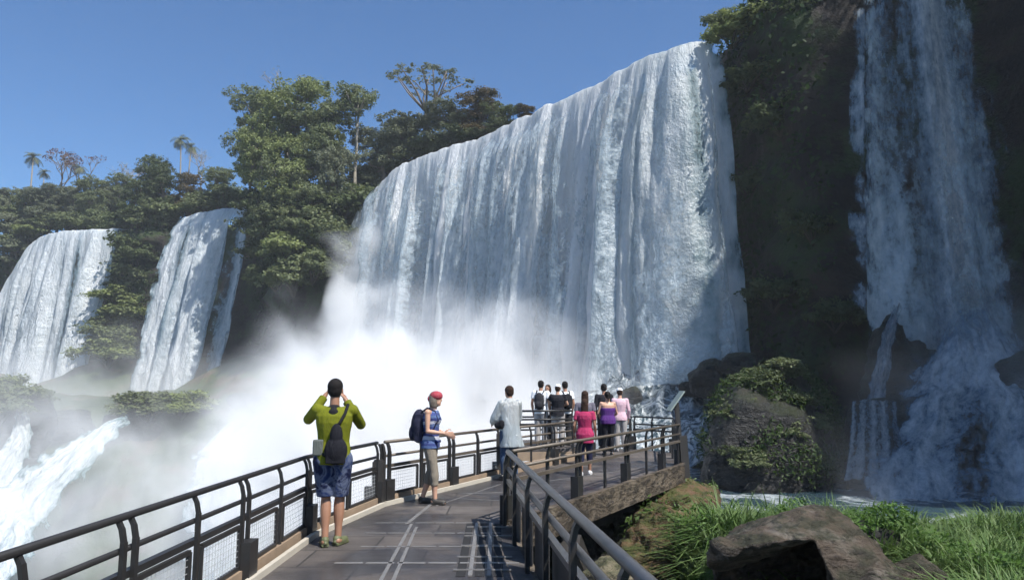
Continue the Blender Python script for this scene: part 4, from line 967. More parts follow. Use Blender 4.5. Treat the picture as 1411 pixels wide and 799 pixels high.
# ---------------------------------------------------------------- railings
def railing(pts, label, rail_mat, post_mat, spacing=0.95, mesh=True, z0=0.0, group='railings of the walkway', top=0.88, side=1, post_w=0.042, twin=True, wide=False, tr_=0.025):
    root = empty('railing', pts[0] + V2(0, 0, z0)); tag(root, label, 'railing', group)
    off = -(pts[0] + V2(0, 0, z0)); z = lambda h: V2(0, 0, z0 + h)
    tm, mm, lm = MB(), MB(), MB()
    tm.tube([p + z(top) + off for p in pts], tr_, 8); mm.tube([p + z(top - .2) + off for p in pts], tr_ * .85, 8)
    for a, b in zip(pts[:-1], pts[1:]): lm.beam(a + z(top - .35) + off, b + z(top - .35) + off, .05, .045)
    tm.build('top_rail', rail_mat, root, True); mm.build('middle_rail', rail_mat, root, True); lm.build('lower_rail', rail_mat, root)
    for a, b in zip(pts[:-1], pts[1:]):
        L = (b - a).length; n = max(1, round(L / spacing)); t = (b - a).normalized(); s = Vector((t.y, -t.x, 0)) * side
        for k in range(n + 1):
            if k == 0 and a is not pts[0]: continue
            p = a.lerp(b, k / n) + off
            for dx in ((-.07, .07) if (twin and k % 2 == 0) else (0,)):
                q = p + t * dx; mb = MB()
                # flat bar leaning out, curled under the top rail
                mb.beam(q + s * -0.04 + z(-.12), q + s * -0.04 + z(top - .14), 0.012 + post_w * .4, post_w, up=t)
                mb.beam(q + s * -0.04 + z(top - .145), q + s * -0.022 + z(top - .06), 0.012 + post_w * .3, post_w * .9, up=t)
                mb.beam(q + s * -0.023 + z(top - .065), q + z(top - .02), 0.012 + post_w * .3, post_w * .8, up=t)
                mb.build('post', post_mat, root)
            if twin and k % 2 == 0:
                mb = MB(); mb.box(p + s * -.07 + z(.14), (.2, .12, .42), Matrix.Rotation(math.atan2(t.y, t.x), 3, 'Z')); mb.build('post_block', post_mat, root)
        if mesh:
            for k in range(n):
                p0 = a.lerp(b, k / n) + t * .1 + off - s * .03; p1 = a.lerp(b, (k + 1) / n) - t * .1 + off - s * .03
                fr = MB(); lo, hi = z(.14), z(top - .4)
                fr.beam(p0 + lo, p1 + lo, .03, .035); fr.beam(p0 + hi, p1 + hi, .03, .035); fr.beam(p0 + lo, p0 + hi, .03, .035, up=t); fr.beam(p1 + lo, p1 + hi, .03, .035, up=t)
                f = fr.build('panel_frame', post_mat, root)
                w = MB(); Lp = (p1 - p0).length; nx = int(Lp / .055); nz_ = 7
                for i in range(1, nx): q = p0.lerp(p1, i / nx); w.beam(q + lo, q + hi, .0035, .0035, up=t)
                for i in range(1, nz_): w.beam(p0 + lo.lerp(hi, i / nz_), p1 + lo.lerp(hi, i / nz_), .0035, .0035)
                w.build('wire_mesh', M_WIRE, f)
    return root
railing([L0 + V2(0, .3), L1, L2], 'dark railing along the near left edge, beside the man in green', M_RAIL, M_RAIL, 0.97, side=-1)
railing([L2 + V2(.08, .17), L3], 'railing behind the woman with the backpack, seen against white mist', M_RAILBR, M_RAIL, 1.0, side=-1, post_w=.06)
railing([A1, A0 + V2(0, .3)], 'nearest railing on the right, shining grey, running down to the lower edge', M_RAILB, M_RAIL, 1.2, side=-1, mesh=False, post_w=.07, tr_=.032, twin=False)
railing([A1 + V2(.06, .1), B1], 'long brown railing over the rock side of the viewing platform', M_RAILBR, M_RAIL, 1.12, side=1, mesh=False, post_w=.055)
railing([L3 + V2(.1, .15), L4], 'brown railing behind the girl in pink on the water side', M_RAILBR, M_RAIL, 1.1, side=-1, mesh=False)
railing([V2(0.14, 17.42), V2(1.45, 17.68)], 'short railing in front of the far group on the raised platform', M_RAIL, M_RAIL, .65, z0=.25, mesh=False, twin=False)
railing([V2(0.14, 20.3), V2(1.85, 20.7), E2], 'farthest railing behind the far group, against the mist', M_RAIL, M_RAIL, .9, side=-1, mesh=False)
railing([B1 + V2(.03, .12), E1, E2 + V2(.05, .05)], 'short end railing beside the information panel at the platform corner', M_RAIL, M_RAIL, .95, side=1, mesh=False)
# side panels of the near right railing
mb = MB(); n = 10
for k in range(n):
    a = A1.lerp(A0, k / n + .01); b = A1.lerp(A0, (k + 1) / n - .01); mb.beam(a + V2(.05, 0, .25), b + V2(.05, 0, .25), .012, .50)
r_ = bpy.data.objects['railing.002']; off = -r_.location; o = mb.build('side_panel', M_DARKB, r_); o.data.transform(Matrix.Translation(off))
# big corner posts
def bollard(p, lab, h=.62, s=.16):
    mb = MB(); mb.box(p + V2(0, 0, h / 2 - .1), (s, s, h)); mb.box(p + V2(0, 0, h - .1 + .012), (s * .8, s * .8, .024)); mb.box(p + V2(-.12, -.02, .12), (.12, .14, .3)); o = mb.build('corner_post', M_DARKB)
    c = Vector(p); o.data.transform(Matrix.Translation(-c)); o.location = c; tag(o, lab, 'post')
bollard(L2 + V2(.03, -.02, 0), 'thick dark post at the bend of the left railing', .72, .15)
bollard(L3 + V2(.05, -.05, 0), 'thick dark post beside the person in the pale rain poncho', .9, .2)
# information panel, seen edge on
pl = empty('information_panel', (3.85, 16.25, 0)); tag(pl, 'sloping information panel on a dark leaning post at the platform corner', 'sign')
mb = MB(); mb.beam((-.12, 0, -.35), (-.2, .05, 1.35), .1, .09, up=(1, 0, 0)); mb.box((-.08, 0, .18), (.17, .16, .9), Matrix.Rotation(-.05, 3, 'Y')); mb.build('post', M_DARKB, pl)
mb = MB(); mb.beam((-.38, .05, 1.17), (-.06, .05, 1.60), .45, .03, up=(-1, 0, 1)); mb.build('board', plain('panel_board', (.28, .33, .29), .35), pl)
# ---------------------------------------------------------------- people
def skin_mat(name, c): return plain(name, c, 0.5, 0, 0.08, 12)
SK_D = skin_mat('tan_skin', (0.30, 0.155, 0.095)); SK_L = skin_mat('fair_skin', (0.50, 0.29, 0.20)); SK_M = skin_mat('brown_skin', (0.36, 0.19, 0.12))
HAIR_B = plain('black_hair', (0.012, 0.010, 0.010), 0.85, 0, 0.4, 30, 0.6, spec=.2); HAIR_G = plain('grey_brown_hair', (0.16, 0.13, 0.10), 0.6, 0, 0.4, 30, 0.4)
HAIR_BR = plain('brown_hair', (0.035, 0.02, 0.014), 0.85, 0, 0.4, 30, 0.6, spec=.2)
def cloth(name, c, var=.14, fold=True):
    if name in MATS: return MATS[name]
    t = NT(name); p = t.objc(); f = t.noise(t.mapping(p, (1, 1, .45)), 9, 4, .6, .8); g_ = t.noise(p, 3, 3)
    k = t.mix(g_, tuple(x * (1 - var) for x in c), tuple(min(1, x * (1 + var)) for x in c))
    MATS[name] = t.surf(t.bsdf(k, .85, t.bump(f, .7, .03), spec=.15)); return MATS[name]
def pattern_cloth(name, cols, sc=9, stripes=False):
    if name in MATS: return MATS[name]
    t = NT(name); p = t.objc()
    if stripes:
        s = t.n('ShaderNodeSeparateXYZ', {0: p}).outputs['Z']; f = t.math('FRACT', t.math('MULTIPLY', t.math('ADD', s, t.math('MULTIPLY', t.noise(p, 4, 2), .12)), sc))
    else: f = t.noise(p, sc, 4, .6, 1.5)
    n = len(cols); pts = [((.25 + .5 * i / (n - 1)) if not stripes else i / n, c) for i, c in enumerate(cols)]
    k = t.ramp(f, pts, 'CONSTANT' if stripes else 'LINEAR')
    MATS[name] = t.surf(t.bsdf(k, .85, t.bump(t.noise(p, 9, 4, .6, .8), .6, .03), spec=.15)); return MATS[name]
def solid(name, build, vox, mat, parent, smooth=2, thick=0):
    mb = MB(); build(mb)
    me = mb.mesh(name); bm = bmesh.new(); bm.from_mesh(me); bmesh.ops.recalc_face_normals(bm, faces=bm.faces); bm.to_mesh(me); bm.free()
    o = link(name, me); bake(o, [('REMESH', dict(mode='VOXEL', voxel_size=vox)), ('SMOOTH', dict(iterations=smooth, factor=0.5))], name)
    o.data.polygons.foreach_set('use_smooth', np.full(len(o.data.polygons), True, bool)); o.data.materials.append(mat); o.parent = parent
    return o
def limb(mb, a, b, ra, rb, bulge=0.0, ends=True):
    a, b = Vector(a), Vector(b); n = 7
    pts = [a.lerp(b, i / n) for i in range(n + 1)]
    rs = [ra + (rb - ra) * i / n + bulge * math.sin(PI * min(1, i / n * 1.5)) for i in range(n + 1)]
    mb.tube(pts, rs, 12)
    if ends: mb.ell(a, (ra,) * 3); mb.ell(b, (rb,) * 3)
def loft(mb, rings, n=18):
    "rings: (centre, rx, ry), lateral axis X"
    V = []; F = []
    for c, rx, ry in rings:
        for k in range(n):
            a = 2 * PI * k / n; ca, sa = math.cos(a), math.sin(a)
            V.append((c[0] + rx * math.copysign(abs(ca) ** .85, ca), c[1] + ry * math.copysign(abs(sa) ** .85, sa), c[2]))
    m = len(rings)
    for i in range(m - 1):
        for k in range(n): F.append((i*n+k, i*n+(k+1)%n, (i+1)*n+(k+1)%n, (i+1)*n+k))
    F.append(tuple(range(n))[::-1]); F.append(tuple(range((m-1)*n, m*n))); mb.add(V, F)
def hand(mb, w, d, nrm, thumb, curl=0.5, s=1.0):
    "wrist, direction, palm normal (towards which fingers curl), thumb side"
    w, d, nrm = Vector(w), Vector(d).normalized(), Vector(nrm).normalized(); sd = d.cross(nrm).normalized() * thumb
    R = Matrix((sd, d, nrm)).transposed()
    mb.ell(w + d * .045 * s, (.040 * s, .050 * s, .017 * s), R)
    for i, L in enumerate((.070, .080, .074, .058)):
        p = w + d * .085 * s + sd * (.030 - .020 * i) * s; q = d.copy(); pts = [p - d * .03 * s, p]
        for k in range(3):
            q = (Matrix.Rotation(-curl * (0.6 + .2 * k), 3, d.cross(nrm).normalized()) @ q) if True else q
            if (q - d).dot(nrm) < 0: q = q - nrm * 2 * q.dot(nrm)
            p = p + q * L * s * (.42, .32, .26)[k]; pts.append(p)
        mb.tube(pts, [.0095 * s, .0098 * s, .009 * s, .008 * s, .0065 * s], 7)
    p = w + d * .02 * s + sd * .028 * s
    mb.tube([p, p + (sd * .7 + d * .7) * .035 * s, p + (sd * .75 + d * 1.0 + nrm * .3) * .055 * s, p + (sd * .6 + d * 1.5 + nrm * .6) * .06 * s], [.013 * s, .012 * s, .010 * s, .008 * s], 7)
BASE = dict(ankL=(-.10, -.01, .085), ankR=(.10, -.01, .085), kneL=(-.10, .03, .49), kneR=(.10, .03, .49), hipL=(-.088, 0, .90), hipR=(.088, 0, .90),
            toeL=(-.12, .17, .03), toeR=(.12, .17, .03), pel=(0, 0, .96), wai=(0, .01, 1.10), che=(0, .0, 1.30), nek=(0, -.01, 1.47), hed=(0, .02, 1.635),
            shoL=(-.185, -.01, 1.42), shoR=(.185, -.01, 1.42), elbL=(-.24, -.04, 1.14), elbR=(.24, -.04, 1.14), wriL=(-.24, .07, .90), wriR=(.24, .07, .90))
def person(loc, rz, h, label, pose=None, skin=SK_D, hair=HAIR_B, hairstyle='short', top=None, sleeves='short', bottom=None, bottoms='long', shoe=(.03, .03, .03),
           fem=False, wide=1.0, face=0.0, vox=.011, hands=None, curl=.5, group='visitors on the walkway', skirt=False):
    J = {k: Vector(v) for k, v in BASE.items()}
    for k, v in (pose or {}).items(): J[k] = Vector(v)
    root = empty('person', loc, rz); root.scale = (h / 1.75,) * 3; tag(root, label, 'person', group)
    w = wide; sh = .94 if fem else 1.0
    hd = Vector((math.sin(face), math.cos(face), 0)); Rf = Matrix.Rotation(-face, 3, 'Z')
    up_ = Vector((0, 0, 1))
    def torso(mb, e=0.0, z0=None, z1=None, flare=0.0):
        pe, wa, ch, ne = J['pel'], J['wai'], J['che'], J['nek']
        rings = [(pe + V2(0, 0, -.10), .145 * w, .105 * w), (pe + V2(0, 0, -.02), (.168 if fem else .158) * w, .118 * w), (pe.lerp(wa, .5), .152 * w, .105 * w), (wa, (.125 if fem else .14) * w, .092 * w), (wa.lerp(ch, .5), .15 * w * sh, .105 * w),
                 (ch, .168 * w * sh, .115 * w), (ch.lerp(ne, .45), .172 * w * sh, .105 * w), (ch.lerp(ne, .75), .135 * w * sh, .082), (ne, .06, .06)]
        rr = [(c, a + e + (flare * max(0, (1.15 - c.z)) if flare else 0), b + e + (flare * max(0, 1.15 - c.z) if flare else 0)) for c, a, b in rings if (z0 is None or c.z > z0) and (z1 is None or c.z < z1)]
        if z0 is not None: c, a, b = rr[0]; rr = [(Vector((c.x, c.y, z0)), a, b)] + rr
        loft(mb, rr)
        if fem and (z1 is None or z1 > 1.3):
            for s in (-1, 1): mb.ell(ch + V2(s * .07, .075, .0), (.06 + e, .06 + e, .06 + e))
    def leg(mb, S, e=0.0, cut=None):
        hp, kn, an = J['hip' + S], J['kne' + S], J['ank' + S]
        if cut is None:
            limb(mb, hp, kn, .088 * w + e, .052 + e, .004); limb(mb, kn, an, .052 + e, .036 + e, .012)
        else:                                       # cut: 0..1 thigh, 1..2 shin; flat hem
            if cut <= 1: limb(mb, hp, hp.lerp(kn, cut), .092 * w + e, (.092 * w - .034 * cut) + e, 0, False); mb.ell(hp, (.09 * w + e,) * 3)
            else:
                limb(mb, hp, kn, .09 * w + e, .06 + e, .004, True); limb(mb, kn, kn.lerp(an, cut - 1), .06 + e, .052 + e, .006, False)
    def arm(mb, S, e=0.0, cut=None):
        a, b, c = J['sho' + S], J['elb' + S], J['wri' + S]; f = .86 if fem else 1
        if cut is None: limb(mb, a, b, .050 * f + e, .037 * f + e, .004); limb(mb, b, c, .037 * f + e, .026 * f + e, .006)
        elif cut <= 1: limb(mb, a, a.lerp(b, cut), .054 * f + e, .050 * f + e, 0, False); mb.ell(a, (.054 * f + e,) * 3)
        else: limb(mb, a, b, .052 * f + e, .041 * f + e); limb(mb, b, b.lerp(c, cut - 1), .041 * f + e, .033 * f + e, 0, False)
    hc = J['hed']
    def body(mb):
        torso(mb)
        limb(mb, J['nek'] + V2(0, -.0, -.03), hc + V2(0, -.02, -.06), .056, .05)
        mb.ell(hc + V2(0, 0, .02), (.076, .094, .098), Rf); mb.ell(hc + hd * .022 + V2(0, 0, -.045), (.058, .068, .068), Rf)
        mb.ell(hc + hd * .092 + V2(0, 0, -.012), (.013, .018, .022), Rf); mb.ell(hc + hd * .078 + V2(0, 0, -.05), (.024, .012, .008), Rf); mb.ell(hc + hd * .065 + V2(0, 0, -.088), (.022, .02, .018), Rf)
        sd = Rf @ Vector((1, 0, 0))
        for s in (-1, 1): mb.ell(hc + sd * s * .078 + V2(0, 0, -.005), (.010, .018, .030), Rf)
        for s in (-1, 1): mb.ell(hc + hd * .078 + sd * s * .03 + V2(0, 0, .03), (.018, .012, .008), Rf)
        for S in 'LR':
            leg(mb, S); arm(mb, S); limb(mb, J['che'].lerp(J['nek'], .5), J['sho' + S], .06, .05)
            an, to = J['ank' + S], J['toe' + S]; limb(mb, an + V2(0, -.03, -.03), an.lerp(to, .9) + V2(0, 0, .0), .036, .026)
            e_, wr = J['elb' + S], J['wri' + S]; d = (wr - e_).normalized()
            hh = (hands or {}).get(S)
            if hh: hand(mb, wr, hh[0], hh[1], hh[2], hh[3] if len(hh) > 3 else curl)
            else:
                inn = Vector((1 if S == 'L' else -1, 0, 0)); nr = (inn - d * inn.dot(d)).normalized()
                fw = Vector((0, 1, 0)); th = 1 if d.cross(nr).dot(fw) > 0 else -1
                hand(mb, wr, d, nr, th, curl)
    solid('body', body, vox * .72, skin, root, 1)
    sd = Rf @ Vector((1, 0, 0))
    ey = plain('eye_dark', (.02, .015, .012), .2)
    for s in (-1, 1):
        m_ = MB(); m_.ell(hc + hd * .084 + sd * s * .03 + V2(0, 0, .015), (.011, .006, .006), Rf); m_.build('eye', ey, root, True)
    # hair
    if hairstyle != 'none':
        def hairf(mb):
            mb.ell(hc + V2(0, 0, .042) - hd * .014, (.086, .098, .090), Rf)
            mb.ell(hc - hd * .04 + V2(0, 0, .0), (.078, .064, .085), Rf)
            if hairstyle == 'long': loft(mb, [(hc - hd * .05 + V2(0, 0, -.26), .06, .03), (hc - hd * .055 + V2(0, 0, -.15), .09, .045), (hc - hd * .045, .088, .06), (hc - hd * .03 + V2(0, 0, .05), .07, .05)])
            if hairstyle == 'pony': limb(mb, hc - hd * .1 + V2(0, 0, .03), hc - hd * .13 + V2(0, 0, -.16), .035, .015)
            if hairstyle == 'bob':
                loft(mb, [(hc - hd * .03 + V2(0, 0, -.12), .082, .066), (hc - hd * .03 + V2(0, 0, -.04), .098, .08), (hc - hd * .02 + V2(0, 0, .05), .088, .08)])
        solid('hair', hairf, vox * .8, hair, root, 1)
    for S in 'LR':
        an, to = J['ank' + S], J['toe' + S]
        def shoef(mb):
            d = (to - an); d.z = 0; d.normalize(); R = Matrix((Vector((d.y, -d.x, 0)), d, up_)).transposed(); z = min(an.z - .085, to.z - .03)
            mid = Vector((an.x, an.y, 0)) + d * .055; mid.z = z
            mb.ell(mid + V2(0, 0, .045), (.048, .135, .042), R); mb.ell(Vector((an.x, an.y, z + .07)) - d * .01, (.044, .056, .045), R); mb.box(mid + V2(0, 0, .016), (.078, .22, .03), R)
        solid('shoe', shoef, vox * .9, plain('shoe_%d_%d_%d' % tuple(int(c * 99) for c in shoe), shoe, .6, 0, .2), root, 1)
    if bottom:
        cut = {'shorts': .92, 'long': 1.93, 'capri': 1.5, 'short': .6, 'leg': 1.95}[bottoms]; e = .012 if bottoms in ('leg', 'capri') else .022
        def pan(mb):
            torso(mb, .012, None, J['pel'].z + .1)
            for S in 'LR': leg(mb, S, e if bottoms != 'shorts' else .034, cut)
        solid('trousers' if cut > 1 else 'shorts', pan, vox, bottom, root, 1)
    if top:
        def shr(mb):
            torso(mb, .022, .86 if not skirt else .74, 1.5, .10 if skirt else 0.02)
            if sleeves != 'none':
                c = {'short': .55, 'long': 1.9}[sleeves]
                for S in 'LR': arm(mb, S, .016, c); limb(mb, J['che'].lerp(J['nek'], .5), J['sho' + S], .075, .062)
            else:
                for S in 'LR': limb(mb, J['che'], J['che'].lerp(J['nek'], .85) + V2((-1 if S == 'L' else 1) * .08, 0, 0), .05, .03)
        solid('shirt' if sleeves != 'none' else 'tank_top', shr, vox, top, root, 2)
    return root, J
def add(root, name, f, mat, vox=.012, smooth=2): return solid(name, f, vox, mat, root, smooth)
def backpack(root, J, mat, s=1.0, cat=None):
    def f(mb):
        c = J['che'] + V2(0, -.19, -.10); mb.ell(c, (.15 * s, .12 * s, .25 * s)); mb.box(c + V2(0, .02, -.02), (.25 * s, .12 * s, .40 * s)); mb.ell(c + V2(0, -.09 * s, -.10 * s), (.11 * s, .06 * s, .12 * s))
    add(root, 'backpack', f, mat)
    for q in (-1, 1):
        m_ = MB(); c = J['che']; m_.tube([c + V2(q * .09, -.13, .12), c + V2(q * .10, -.04, .185), c + V2(q * .10, .08, .14), c + V2(q * .11, .135, 0), c + V2(q * .13, .06, -.16), c + V2(q * .12, -.10, -.2)], .017, 6); m_.build('strap', mat, root, True)
def cap(root, J, mat, face=0, brim=True):
    hd = Vector((math.sin(face), math.cos(face), 0)); Rf = Matrix.Rotation(-face, 3, 'Z')
    def f(mb):
        mb.ell(J['hed'] + V2(0, 0, .062), (.094, .108, .078), Rf)
        if brim: mb.ell(J['hed'] + hd * .11 + V2(0, 0, .055), (.07, .075, .010), Rf)
    add(root, 'cap', f, mat, .009)
# man in green taking a picture, seen from behind
g0 = PZ(455, 752, 0)
green = cloth('lime_green_jersey', (.14, .152, .012)); navy = pattern_cloth('navy_board_shorts', [(.010, .014, .04), (.012, .02, .07), (.02, .035, .10), (.10, .12, .18), (.01, .015, .05), (.008, .01, .03), (.01, .015, .05)], 5)
r, J = person((g0.x, g0.y, 0), .12, 1.74, 'man in a lime green long sleeved top and navy shorts photographing the falls',
    dict(elbL=(-.30, .16, 1.33), wriL=(-.135, .27, 1.60), elbR=(.27, .20, 1.27), wriR=(.08, .29, 1.55), shoL=(-.19, .0, 1.44), shoR=(.19, .01, 1.43), hed=(0, .01, 1.65), ankL=(-.055, -.03, .085), ankR=(.075, .03, .085), toeL=(-.10, .14, .03), toeR=(.15, .18, .03), kneL=(-.065, .03, .49), kneR=(.075, .05, .49)),
    SK_D, HAIR_B, 'short', green, 'long', navy, 'shorts', (.10, .11, .05), wide=1.04, vox=.009,
    hands={'L': ((.55, .35, .75), (.7, .3, -.3), 1, .7), 'R': ((-.5, .3, .7), (-.7, .3, -.3), -1, .7)})
def blackpatch(mb): mb.ell(J['nek'] + V2(0, -.03, -.02), (.075, .062, .05)); mb.ell(J['nek'] + V2(0, -.09, -.06), (.06, .03, .045))
add(r, 'collar', blackpatch, cloth('black_cloth', (.015, .015, .017)), .009)
def sling(mb):
    c = J['wai'] + V2(.045, -.17, -.06); mb.ell(c + V2(0, 0, -.03), (.125, .07, .15)); mb.ell(c + V2(.0, 0, .12), (.07, .05, .14)); mb.box(c + V2(0, 0, -.08), (.2, .1, .16))
add(r, 'sling_bag', sling, cloth('black_bag', (.012, .012, .016)), .009)
m_ = MB(); m_.tube([J['wai'] + V2(.03, -.17, .15), J['che'] + V2(.075, -.155, .0), J['che'] + V2(.13, -.12, .11), J['che'] + V2(.145, -.03, .19), J['che'] + V2(.10, .10, .12), J['che'] + V2(-.05, .155, -.05), J['wai'] + V2(-.13, .10, -.02), J['wai'] + V2(-.165, -.03, -.10), J['wai'] + V2(-.06, -.17, -.14)], .018, 6); m_.build('strap', MATS['black_cloth'], r, True)
def pouch(mb): mb.box(J['wai'] + V2(-.15, -.10, -.06), (.11, .07, .17))
add(r, 'pouch', pouch, cloth('grey_pouch', (.10, .11, .10)), .009)
for s_, p_ in ((-1, (-.05, .32, 1.655)),):
    m_ = MB(); m_.box(p_, (.15, .012, .075)); ph = m_.build('phone', plain('phone_black', (.02, .02, .02), .2), None)
    ph.location = r.location; ph.rotation_euler = r.rotation_euler; ph.scale = r.scale; tag(ph, 'dark phone held up to the face of the man in green', 'phone')
# woman with backpack and red head scarf walking right
g0 = PZ(592, 694, 0)
tank = pattern_cloth('blue_white_tank', [(.05, .07, .20), (.09, .13, .26), (.42, .43, .50), (.03, .04, .13), (.10, .15, .30)], 4.2, True)
r, J = person((g0.x, g0.y, 0), -PI / 2 - .12, 1.62, 'woman in a red head scarf and blue striped top carrying a navy backpack',
    dict(hed=(0, .075, 1.62), nek=(0, .03, 1.46), elbL=(-.22, .02, 1.13), wriL=(-.15, .24, 1.06), elbR=(.22, -.0, 1.13), wriR=(.18, .25, 1.10), ankL=(-.07, -.13, .10), ankR=(.07, .10, .085), kneL=(-.08, .0, .50), kneR=(.08, .08, .50), toeL=(-.08, .03, .03), toeR=(.09, .27, .03)),
    SK_L, HAIR_G, 'bob', tank, 'none', cloth('khaki_trousers', (.22, .19, .15)), 'capri', (.04, .035, .03), fem=True, vox=.009, face=.1)
def scarf(mb): mb.ell(J['hed'] + V2(0, .005, .05), (.096, .108, .085)); mb.ell(J['hed'] + V2(0, -.10, .01), (.04, .035, .05))
add(r, 'head_scarf', scarf, pattern_cloth('red_scarf', [(.22, .02, .04), (.34, .05, .07), (.3, .12, .12)], 20), .009)
backpack(r, J, cloth('navy_pack', (.018, .02, .04)), 1.08)
m_ = MB(); m_.tube([J['pel'] + V2(-.17, 0, .0), J['pel'] + V2(-.12, .12, .0), J['pel'] + V2(.12, .12, .0), J['pel'] + V2(.17, 0, .0), J['pel'] + V2(.12, -.12, 0), J['pel'] + V2(-.12, -.12, 0), J['pel'] + V2(-.17, 0, 0)], .026, 7); m_.build('waist_band', cloth('navy_band', (.02, .03, .12)), r, True)
# person in pale poncho
g0 = P(702, 655, 13.55)
r, J = person((g0.x, g0.y, 0), .55, 1.70, 'person in a pale translucent rain poncho leaning at the bend of the railing', dict(elbL=(-.26, .10, 1.15), wriL=(-.20, .30, 1.05), elbR=(.25, .10, 1.15), wriR=(.18, .30, 1.05)),
    SK_M, HAIR_BR, 'short', None, 'long', cloth('blue_jeans', (.05, .08, .14)), 'long', (.03, .03, .03))
def poncho(mb):
    loft(mb, [((0.05, -.02, .62), .25, .17), ((.03, 0, .80), .215, .17), ((0, .0, 1.0), .20, .155), ((0, .01, 1.2), .205, .145), ((0, 0, 1.38), .20, .12), ((0, -.01, 1.47), .12, .09), ((0, -.01, 1.53), .065, .06)])
    for S in 'LR': limb(mb, J['sho' + S], J['elb' + S], .08, .09); limb(mb, J['elb' + S], J['elb' + S].lerp(J['wri' + S], .6), .09, .075)
tp = NT('poncho_plastic'); pc = tp.objc(); fo = tp.noise(tp.mapping(pc, (1, 1, .25)), 12, 4, .6, 1.0)
d_ = tp.n('ShaderNodeBsdfDiffuse', {'Color': (.60, .66, .68, 1), 'Normal': tp.bump(fo, 1.0, .06)}); q_ = tp.n('ShaderNodeBsdfTranslucent', {'Color': (.60, .66, .68, 1)}); g_ = tp.n('ShaderNodeBsdfGlossy', {'Roughness': .25, 'Normal': tp.bump(fo, 1.0, .06)})
s_ = tp.n('ShaderNodeMixShader', {0: .4, 1: d_.outputs[0], 2: q_.outputs[0]}); s_ = tp.n('ShaderNodeMixShader', {0: .12, 1: s_.outputs[0], 2: g_.outputs[0]})
s2_ = tp.n('ShaderNodeMixShader', {0: .12, 1: s_.outputs[0], 2: tp.n('ShaderNodeBsdfTransparent').outputs[0]}); M_PONCHO = tp.surf(s2_.outputs[0])
add(r, 'poncho', poncho, M_PONCHO, .012, 3)
def darkbag(mb): mb.ell((-.20, .04, 1.02), (.09, .12, .07)); mb.ell((-.19, -.04, 1.04), (.07, .06, .09))
add(r, 'shoulder_bag', darkbag, MATS['black_bag'])
# girl in pink
WALK = dict(ankL=(-.08, -.16, .11), kneL=(-.09, -.02, .50), toeL=(-.09, -.0, .03), ankR=(.08, .12, .085), kneR=(.08, .10, .5), toeR=(.09, .29, .03))
r, J = person((1.42, 14.35, 0), -.25, 1.45, 'girl in a bright pink top and dark leggings walking away on the platform', dict(WALK, elbL=(-.25, -.06, 1.14), wriL=(-.27, .05, .9)),
    SK_D, HAIR_BR, 'long', cloth('pink_top', (.36, .035, .10)), 'short', cloth('navy_leggings', (.02, .022, .05)), 'capri', (.6, .6, .6), fem=True, skirt=True, wide=1.05)
r, J = person((1.62, 16.3, 0), -.1, 1.60, 'dark haired person in grey just beyond the girl in pink', {}, SK_M, HAIR_BR, 'long', cloth('grey_top', (.14, .13, .16)), 'short', cloth('dark_trousers', (.03, .03, .035)), 'long', (.3, .3, .3), fem=True)
# woman in purple
r, J = person((2.42, 18.6, 0), .1, 1.58, 'woman in a purple strapless top and dark trousers seen from behind', dict(elbL=(-.27, .02, 1.15), wriL=(-.2, .2, 1.05), elbR=(.27, .02, 1.15), wriR=(.2, .2, 1.05)),
    SK_L, HAIR_B, 'pony', None, 'none', cloth('black_trousers', (.015, .015, .02)), 'leg', (.05, .05, .05), fem=True, wide=1.22)
def pur(mb): loft(mb, [((0, 0, .86), .22, .16), ((0, 0, .97), .225, .165), ((0, .01, 1.1), .185, .14), ((0, 0, 1.24), .215, .15), ((0, 0, 1.30), .215, .145)])
add(r, 'strapless_top', pur, cloth('purple_top', (.09, .03, .17)), .011)
r, J = person((2.88, 19.6, 0), .0, 1.66, 'person in a white cap and pale pink jacket right of the woman in purple', {}, SK_L, HAIR_BR, 'short', cloth('pale_pink_jacket', (.62, .42, .48)), 'long', cloth('light_trousers', (.35, .33, .32)), 'long', (.3, .3, .3), fem=True)
cap(r, J, cloth('white_cap', (.72, .72, .72)))
r, J = person((2.52, 20.1, 0), .0, 1.78, 'dark haired person in black standing beyond the woman in purple', {}, SK_M, HAIR_B, 'short', cloth('black_jacket', (.02, .02, .025)), 'long', cloth('dark_trousers', (.03, .03, .035)), 'long')
# group on the raised platform
Z = .25
r, J = person((.72, 18.3, Z), -.3, 1.60, 'man in a white shirt with a dark backpack at the left of the far group', {}, SK_M, HAIR_B, 'short', cloth('white_shirt', (.72, .73, .75)), 'short', cloth('light_trousers', (.35, .33, .32)), 'long')
backpack(r, J, cloth('charcoal_pack', (.03, .03, .035)), .95)
r, J = person((.93, 18.9, Z), 2.7, 1.50, 'person facing the camera behind the man with the dark backpack', {}, SK_M, HAIR_BR, 'bob', cloth('pale_grey_shirt', (.5, .52, .55)), 'short', cloth('dark_trousers', (.03, .03, .035)), 'long', fem=True)
r, J = person((1.13, 18.1, Z), -.25, 1.50, 'person in a white cap and black top in the middle of the far group', dict(elbL=(-.27, .05, 1.2), wriL=(-.12, .2, 1.15), elbR=(.27, .05, 1.2), wriR=(.12, .2, 1.15)), SK_L, HAIR_BR, 'short', cloth('black_top', (.02, .02, .025)), 'short', cloth('light_trousers', (.35, .33, .32)), 'long', wide=1.1)
cap(r, J, MATS['white_cap'])
r, J = person((1.34, 18.5, Z), .35, 1.58, 'dark haired person in a white shirt at the right of the far group', {}, SK_M, HAIR_B, 'short', MATS['white_shirt'], 'short', cloth('dark_trousers', (.03, .03, .035)), 'long', wide=1.05)
backpack(r, J, cloth('black_pack', (.015, .015, .018)), .9)
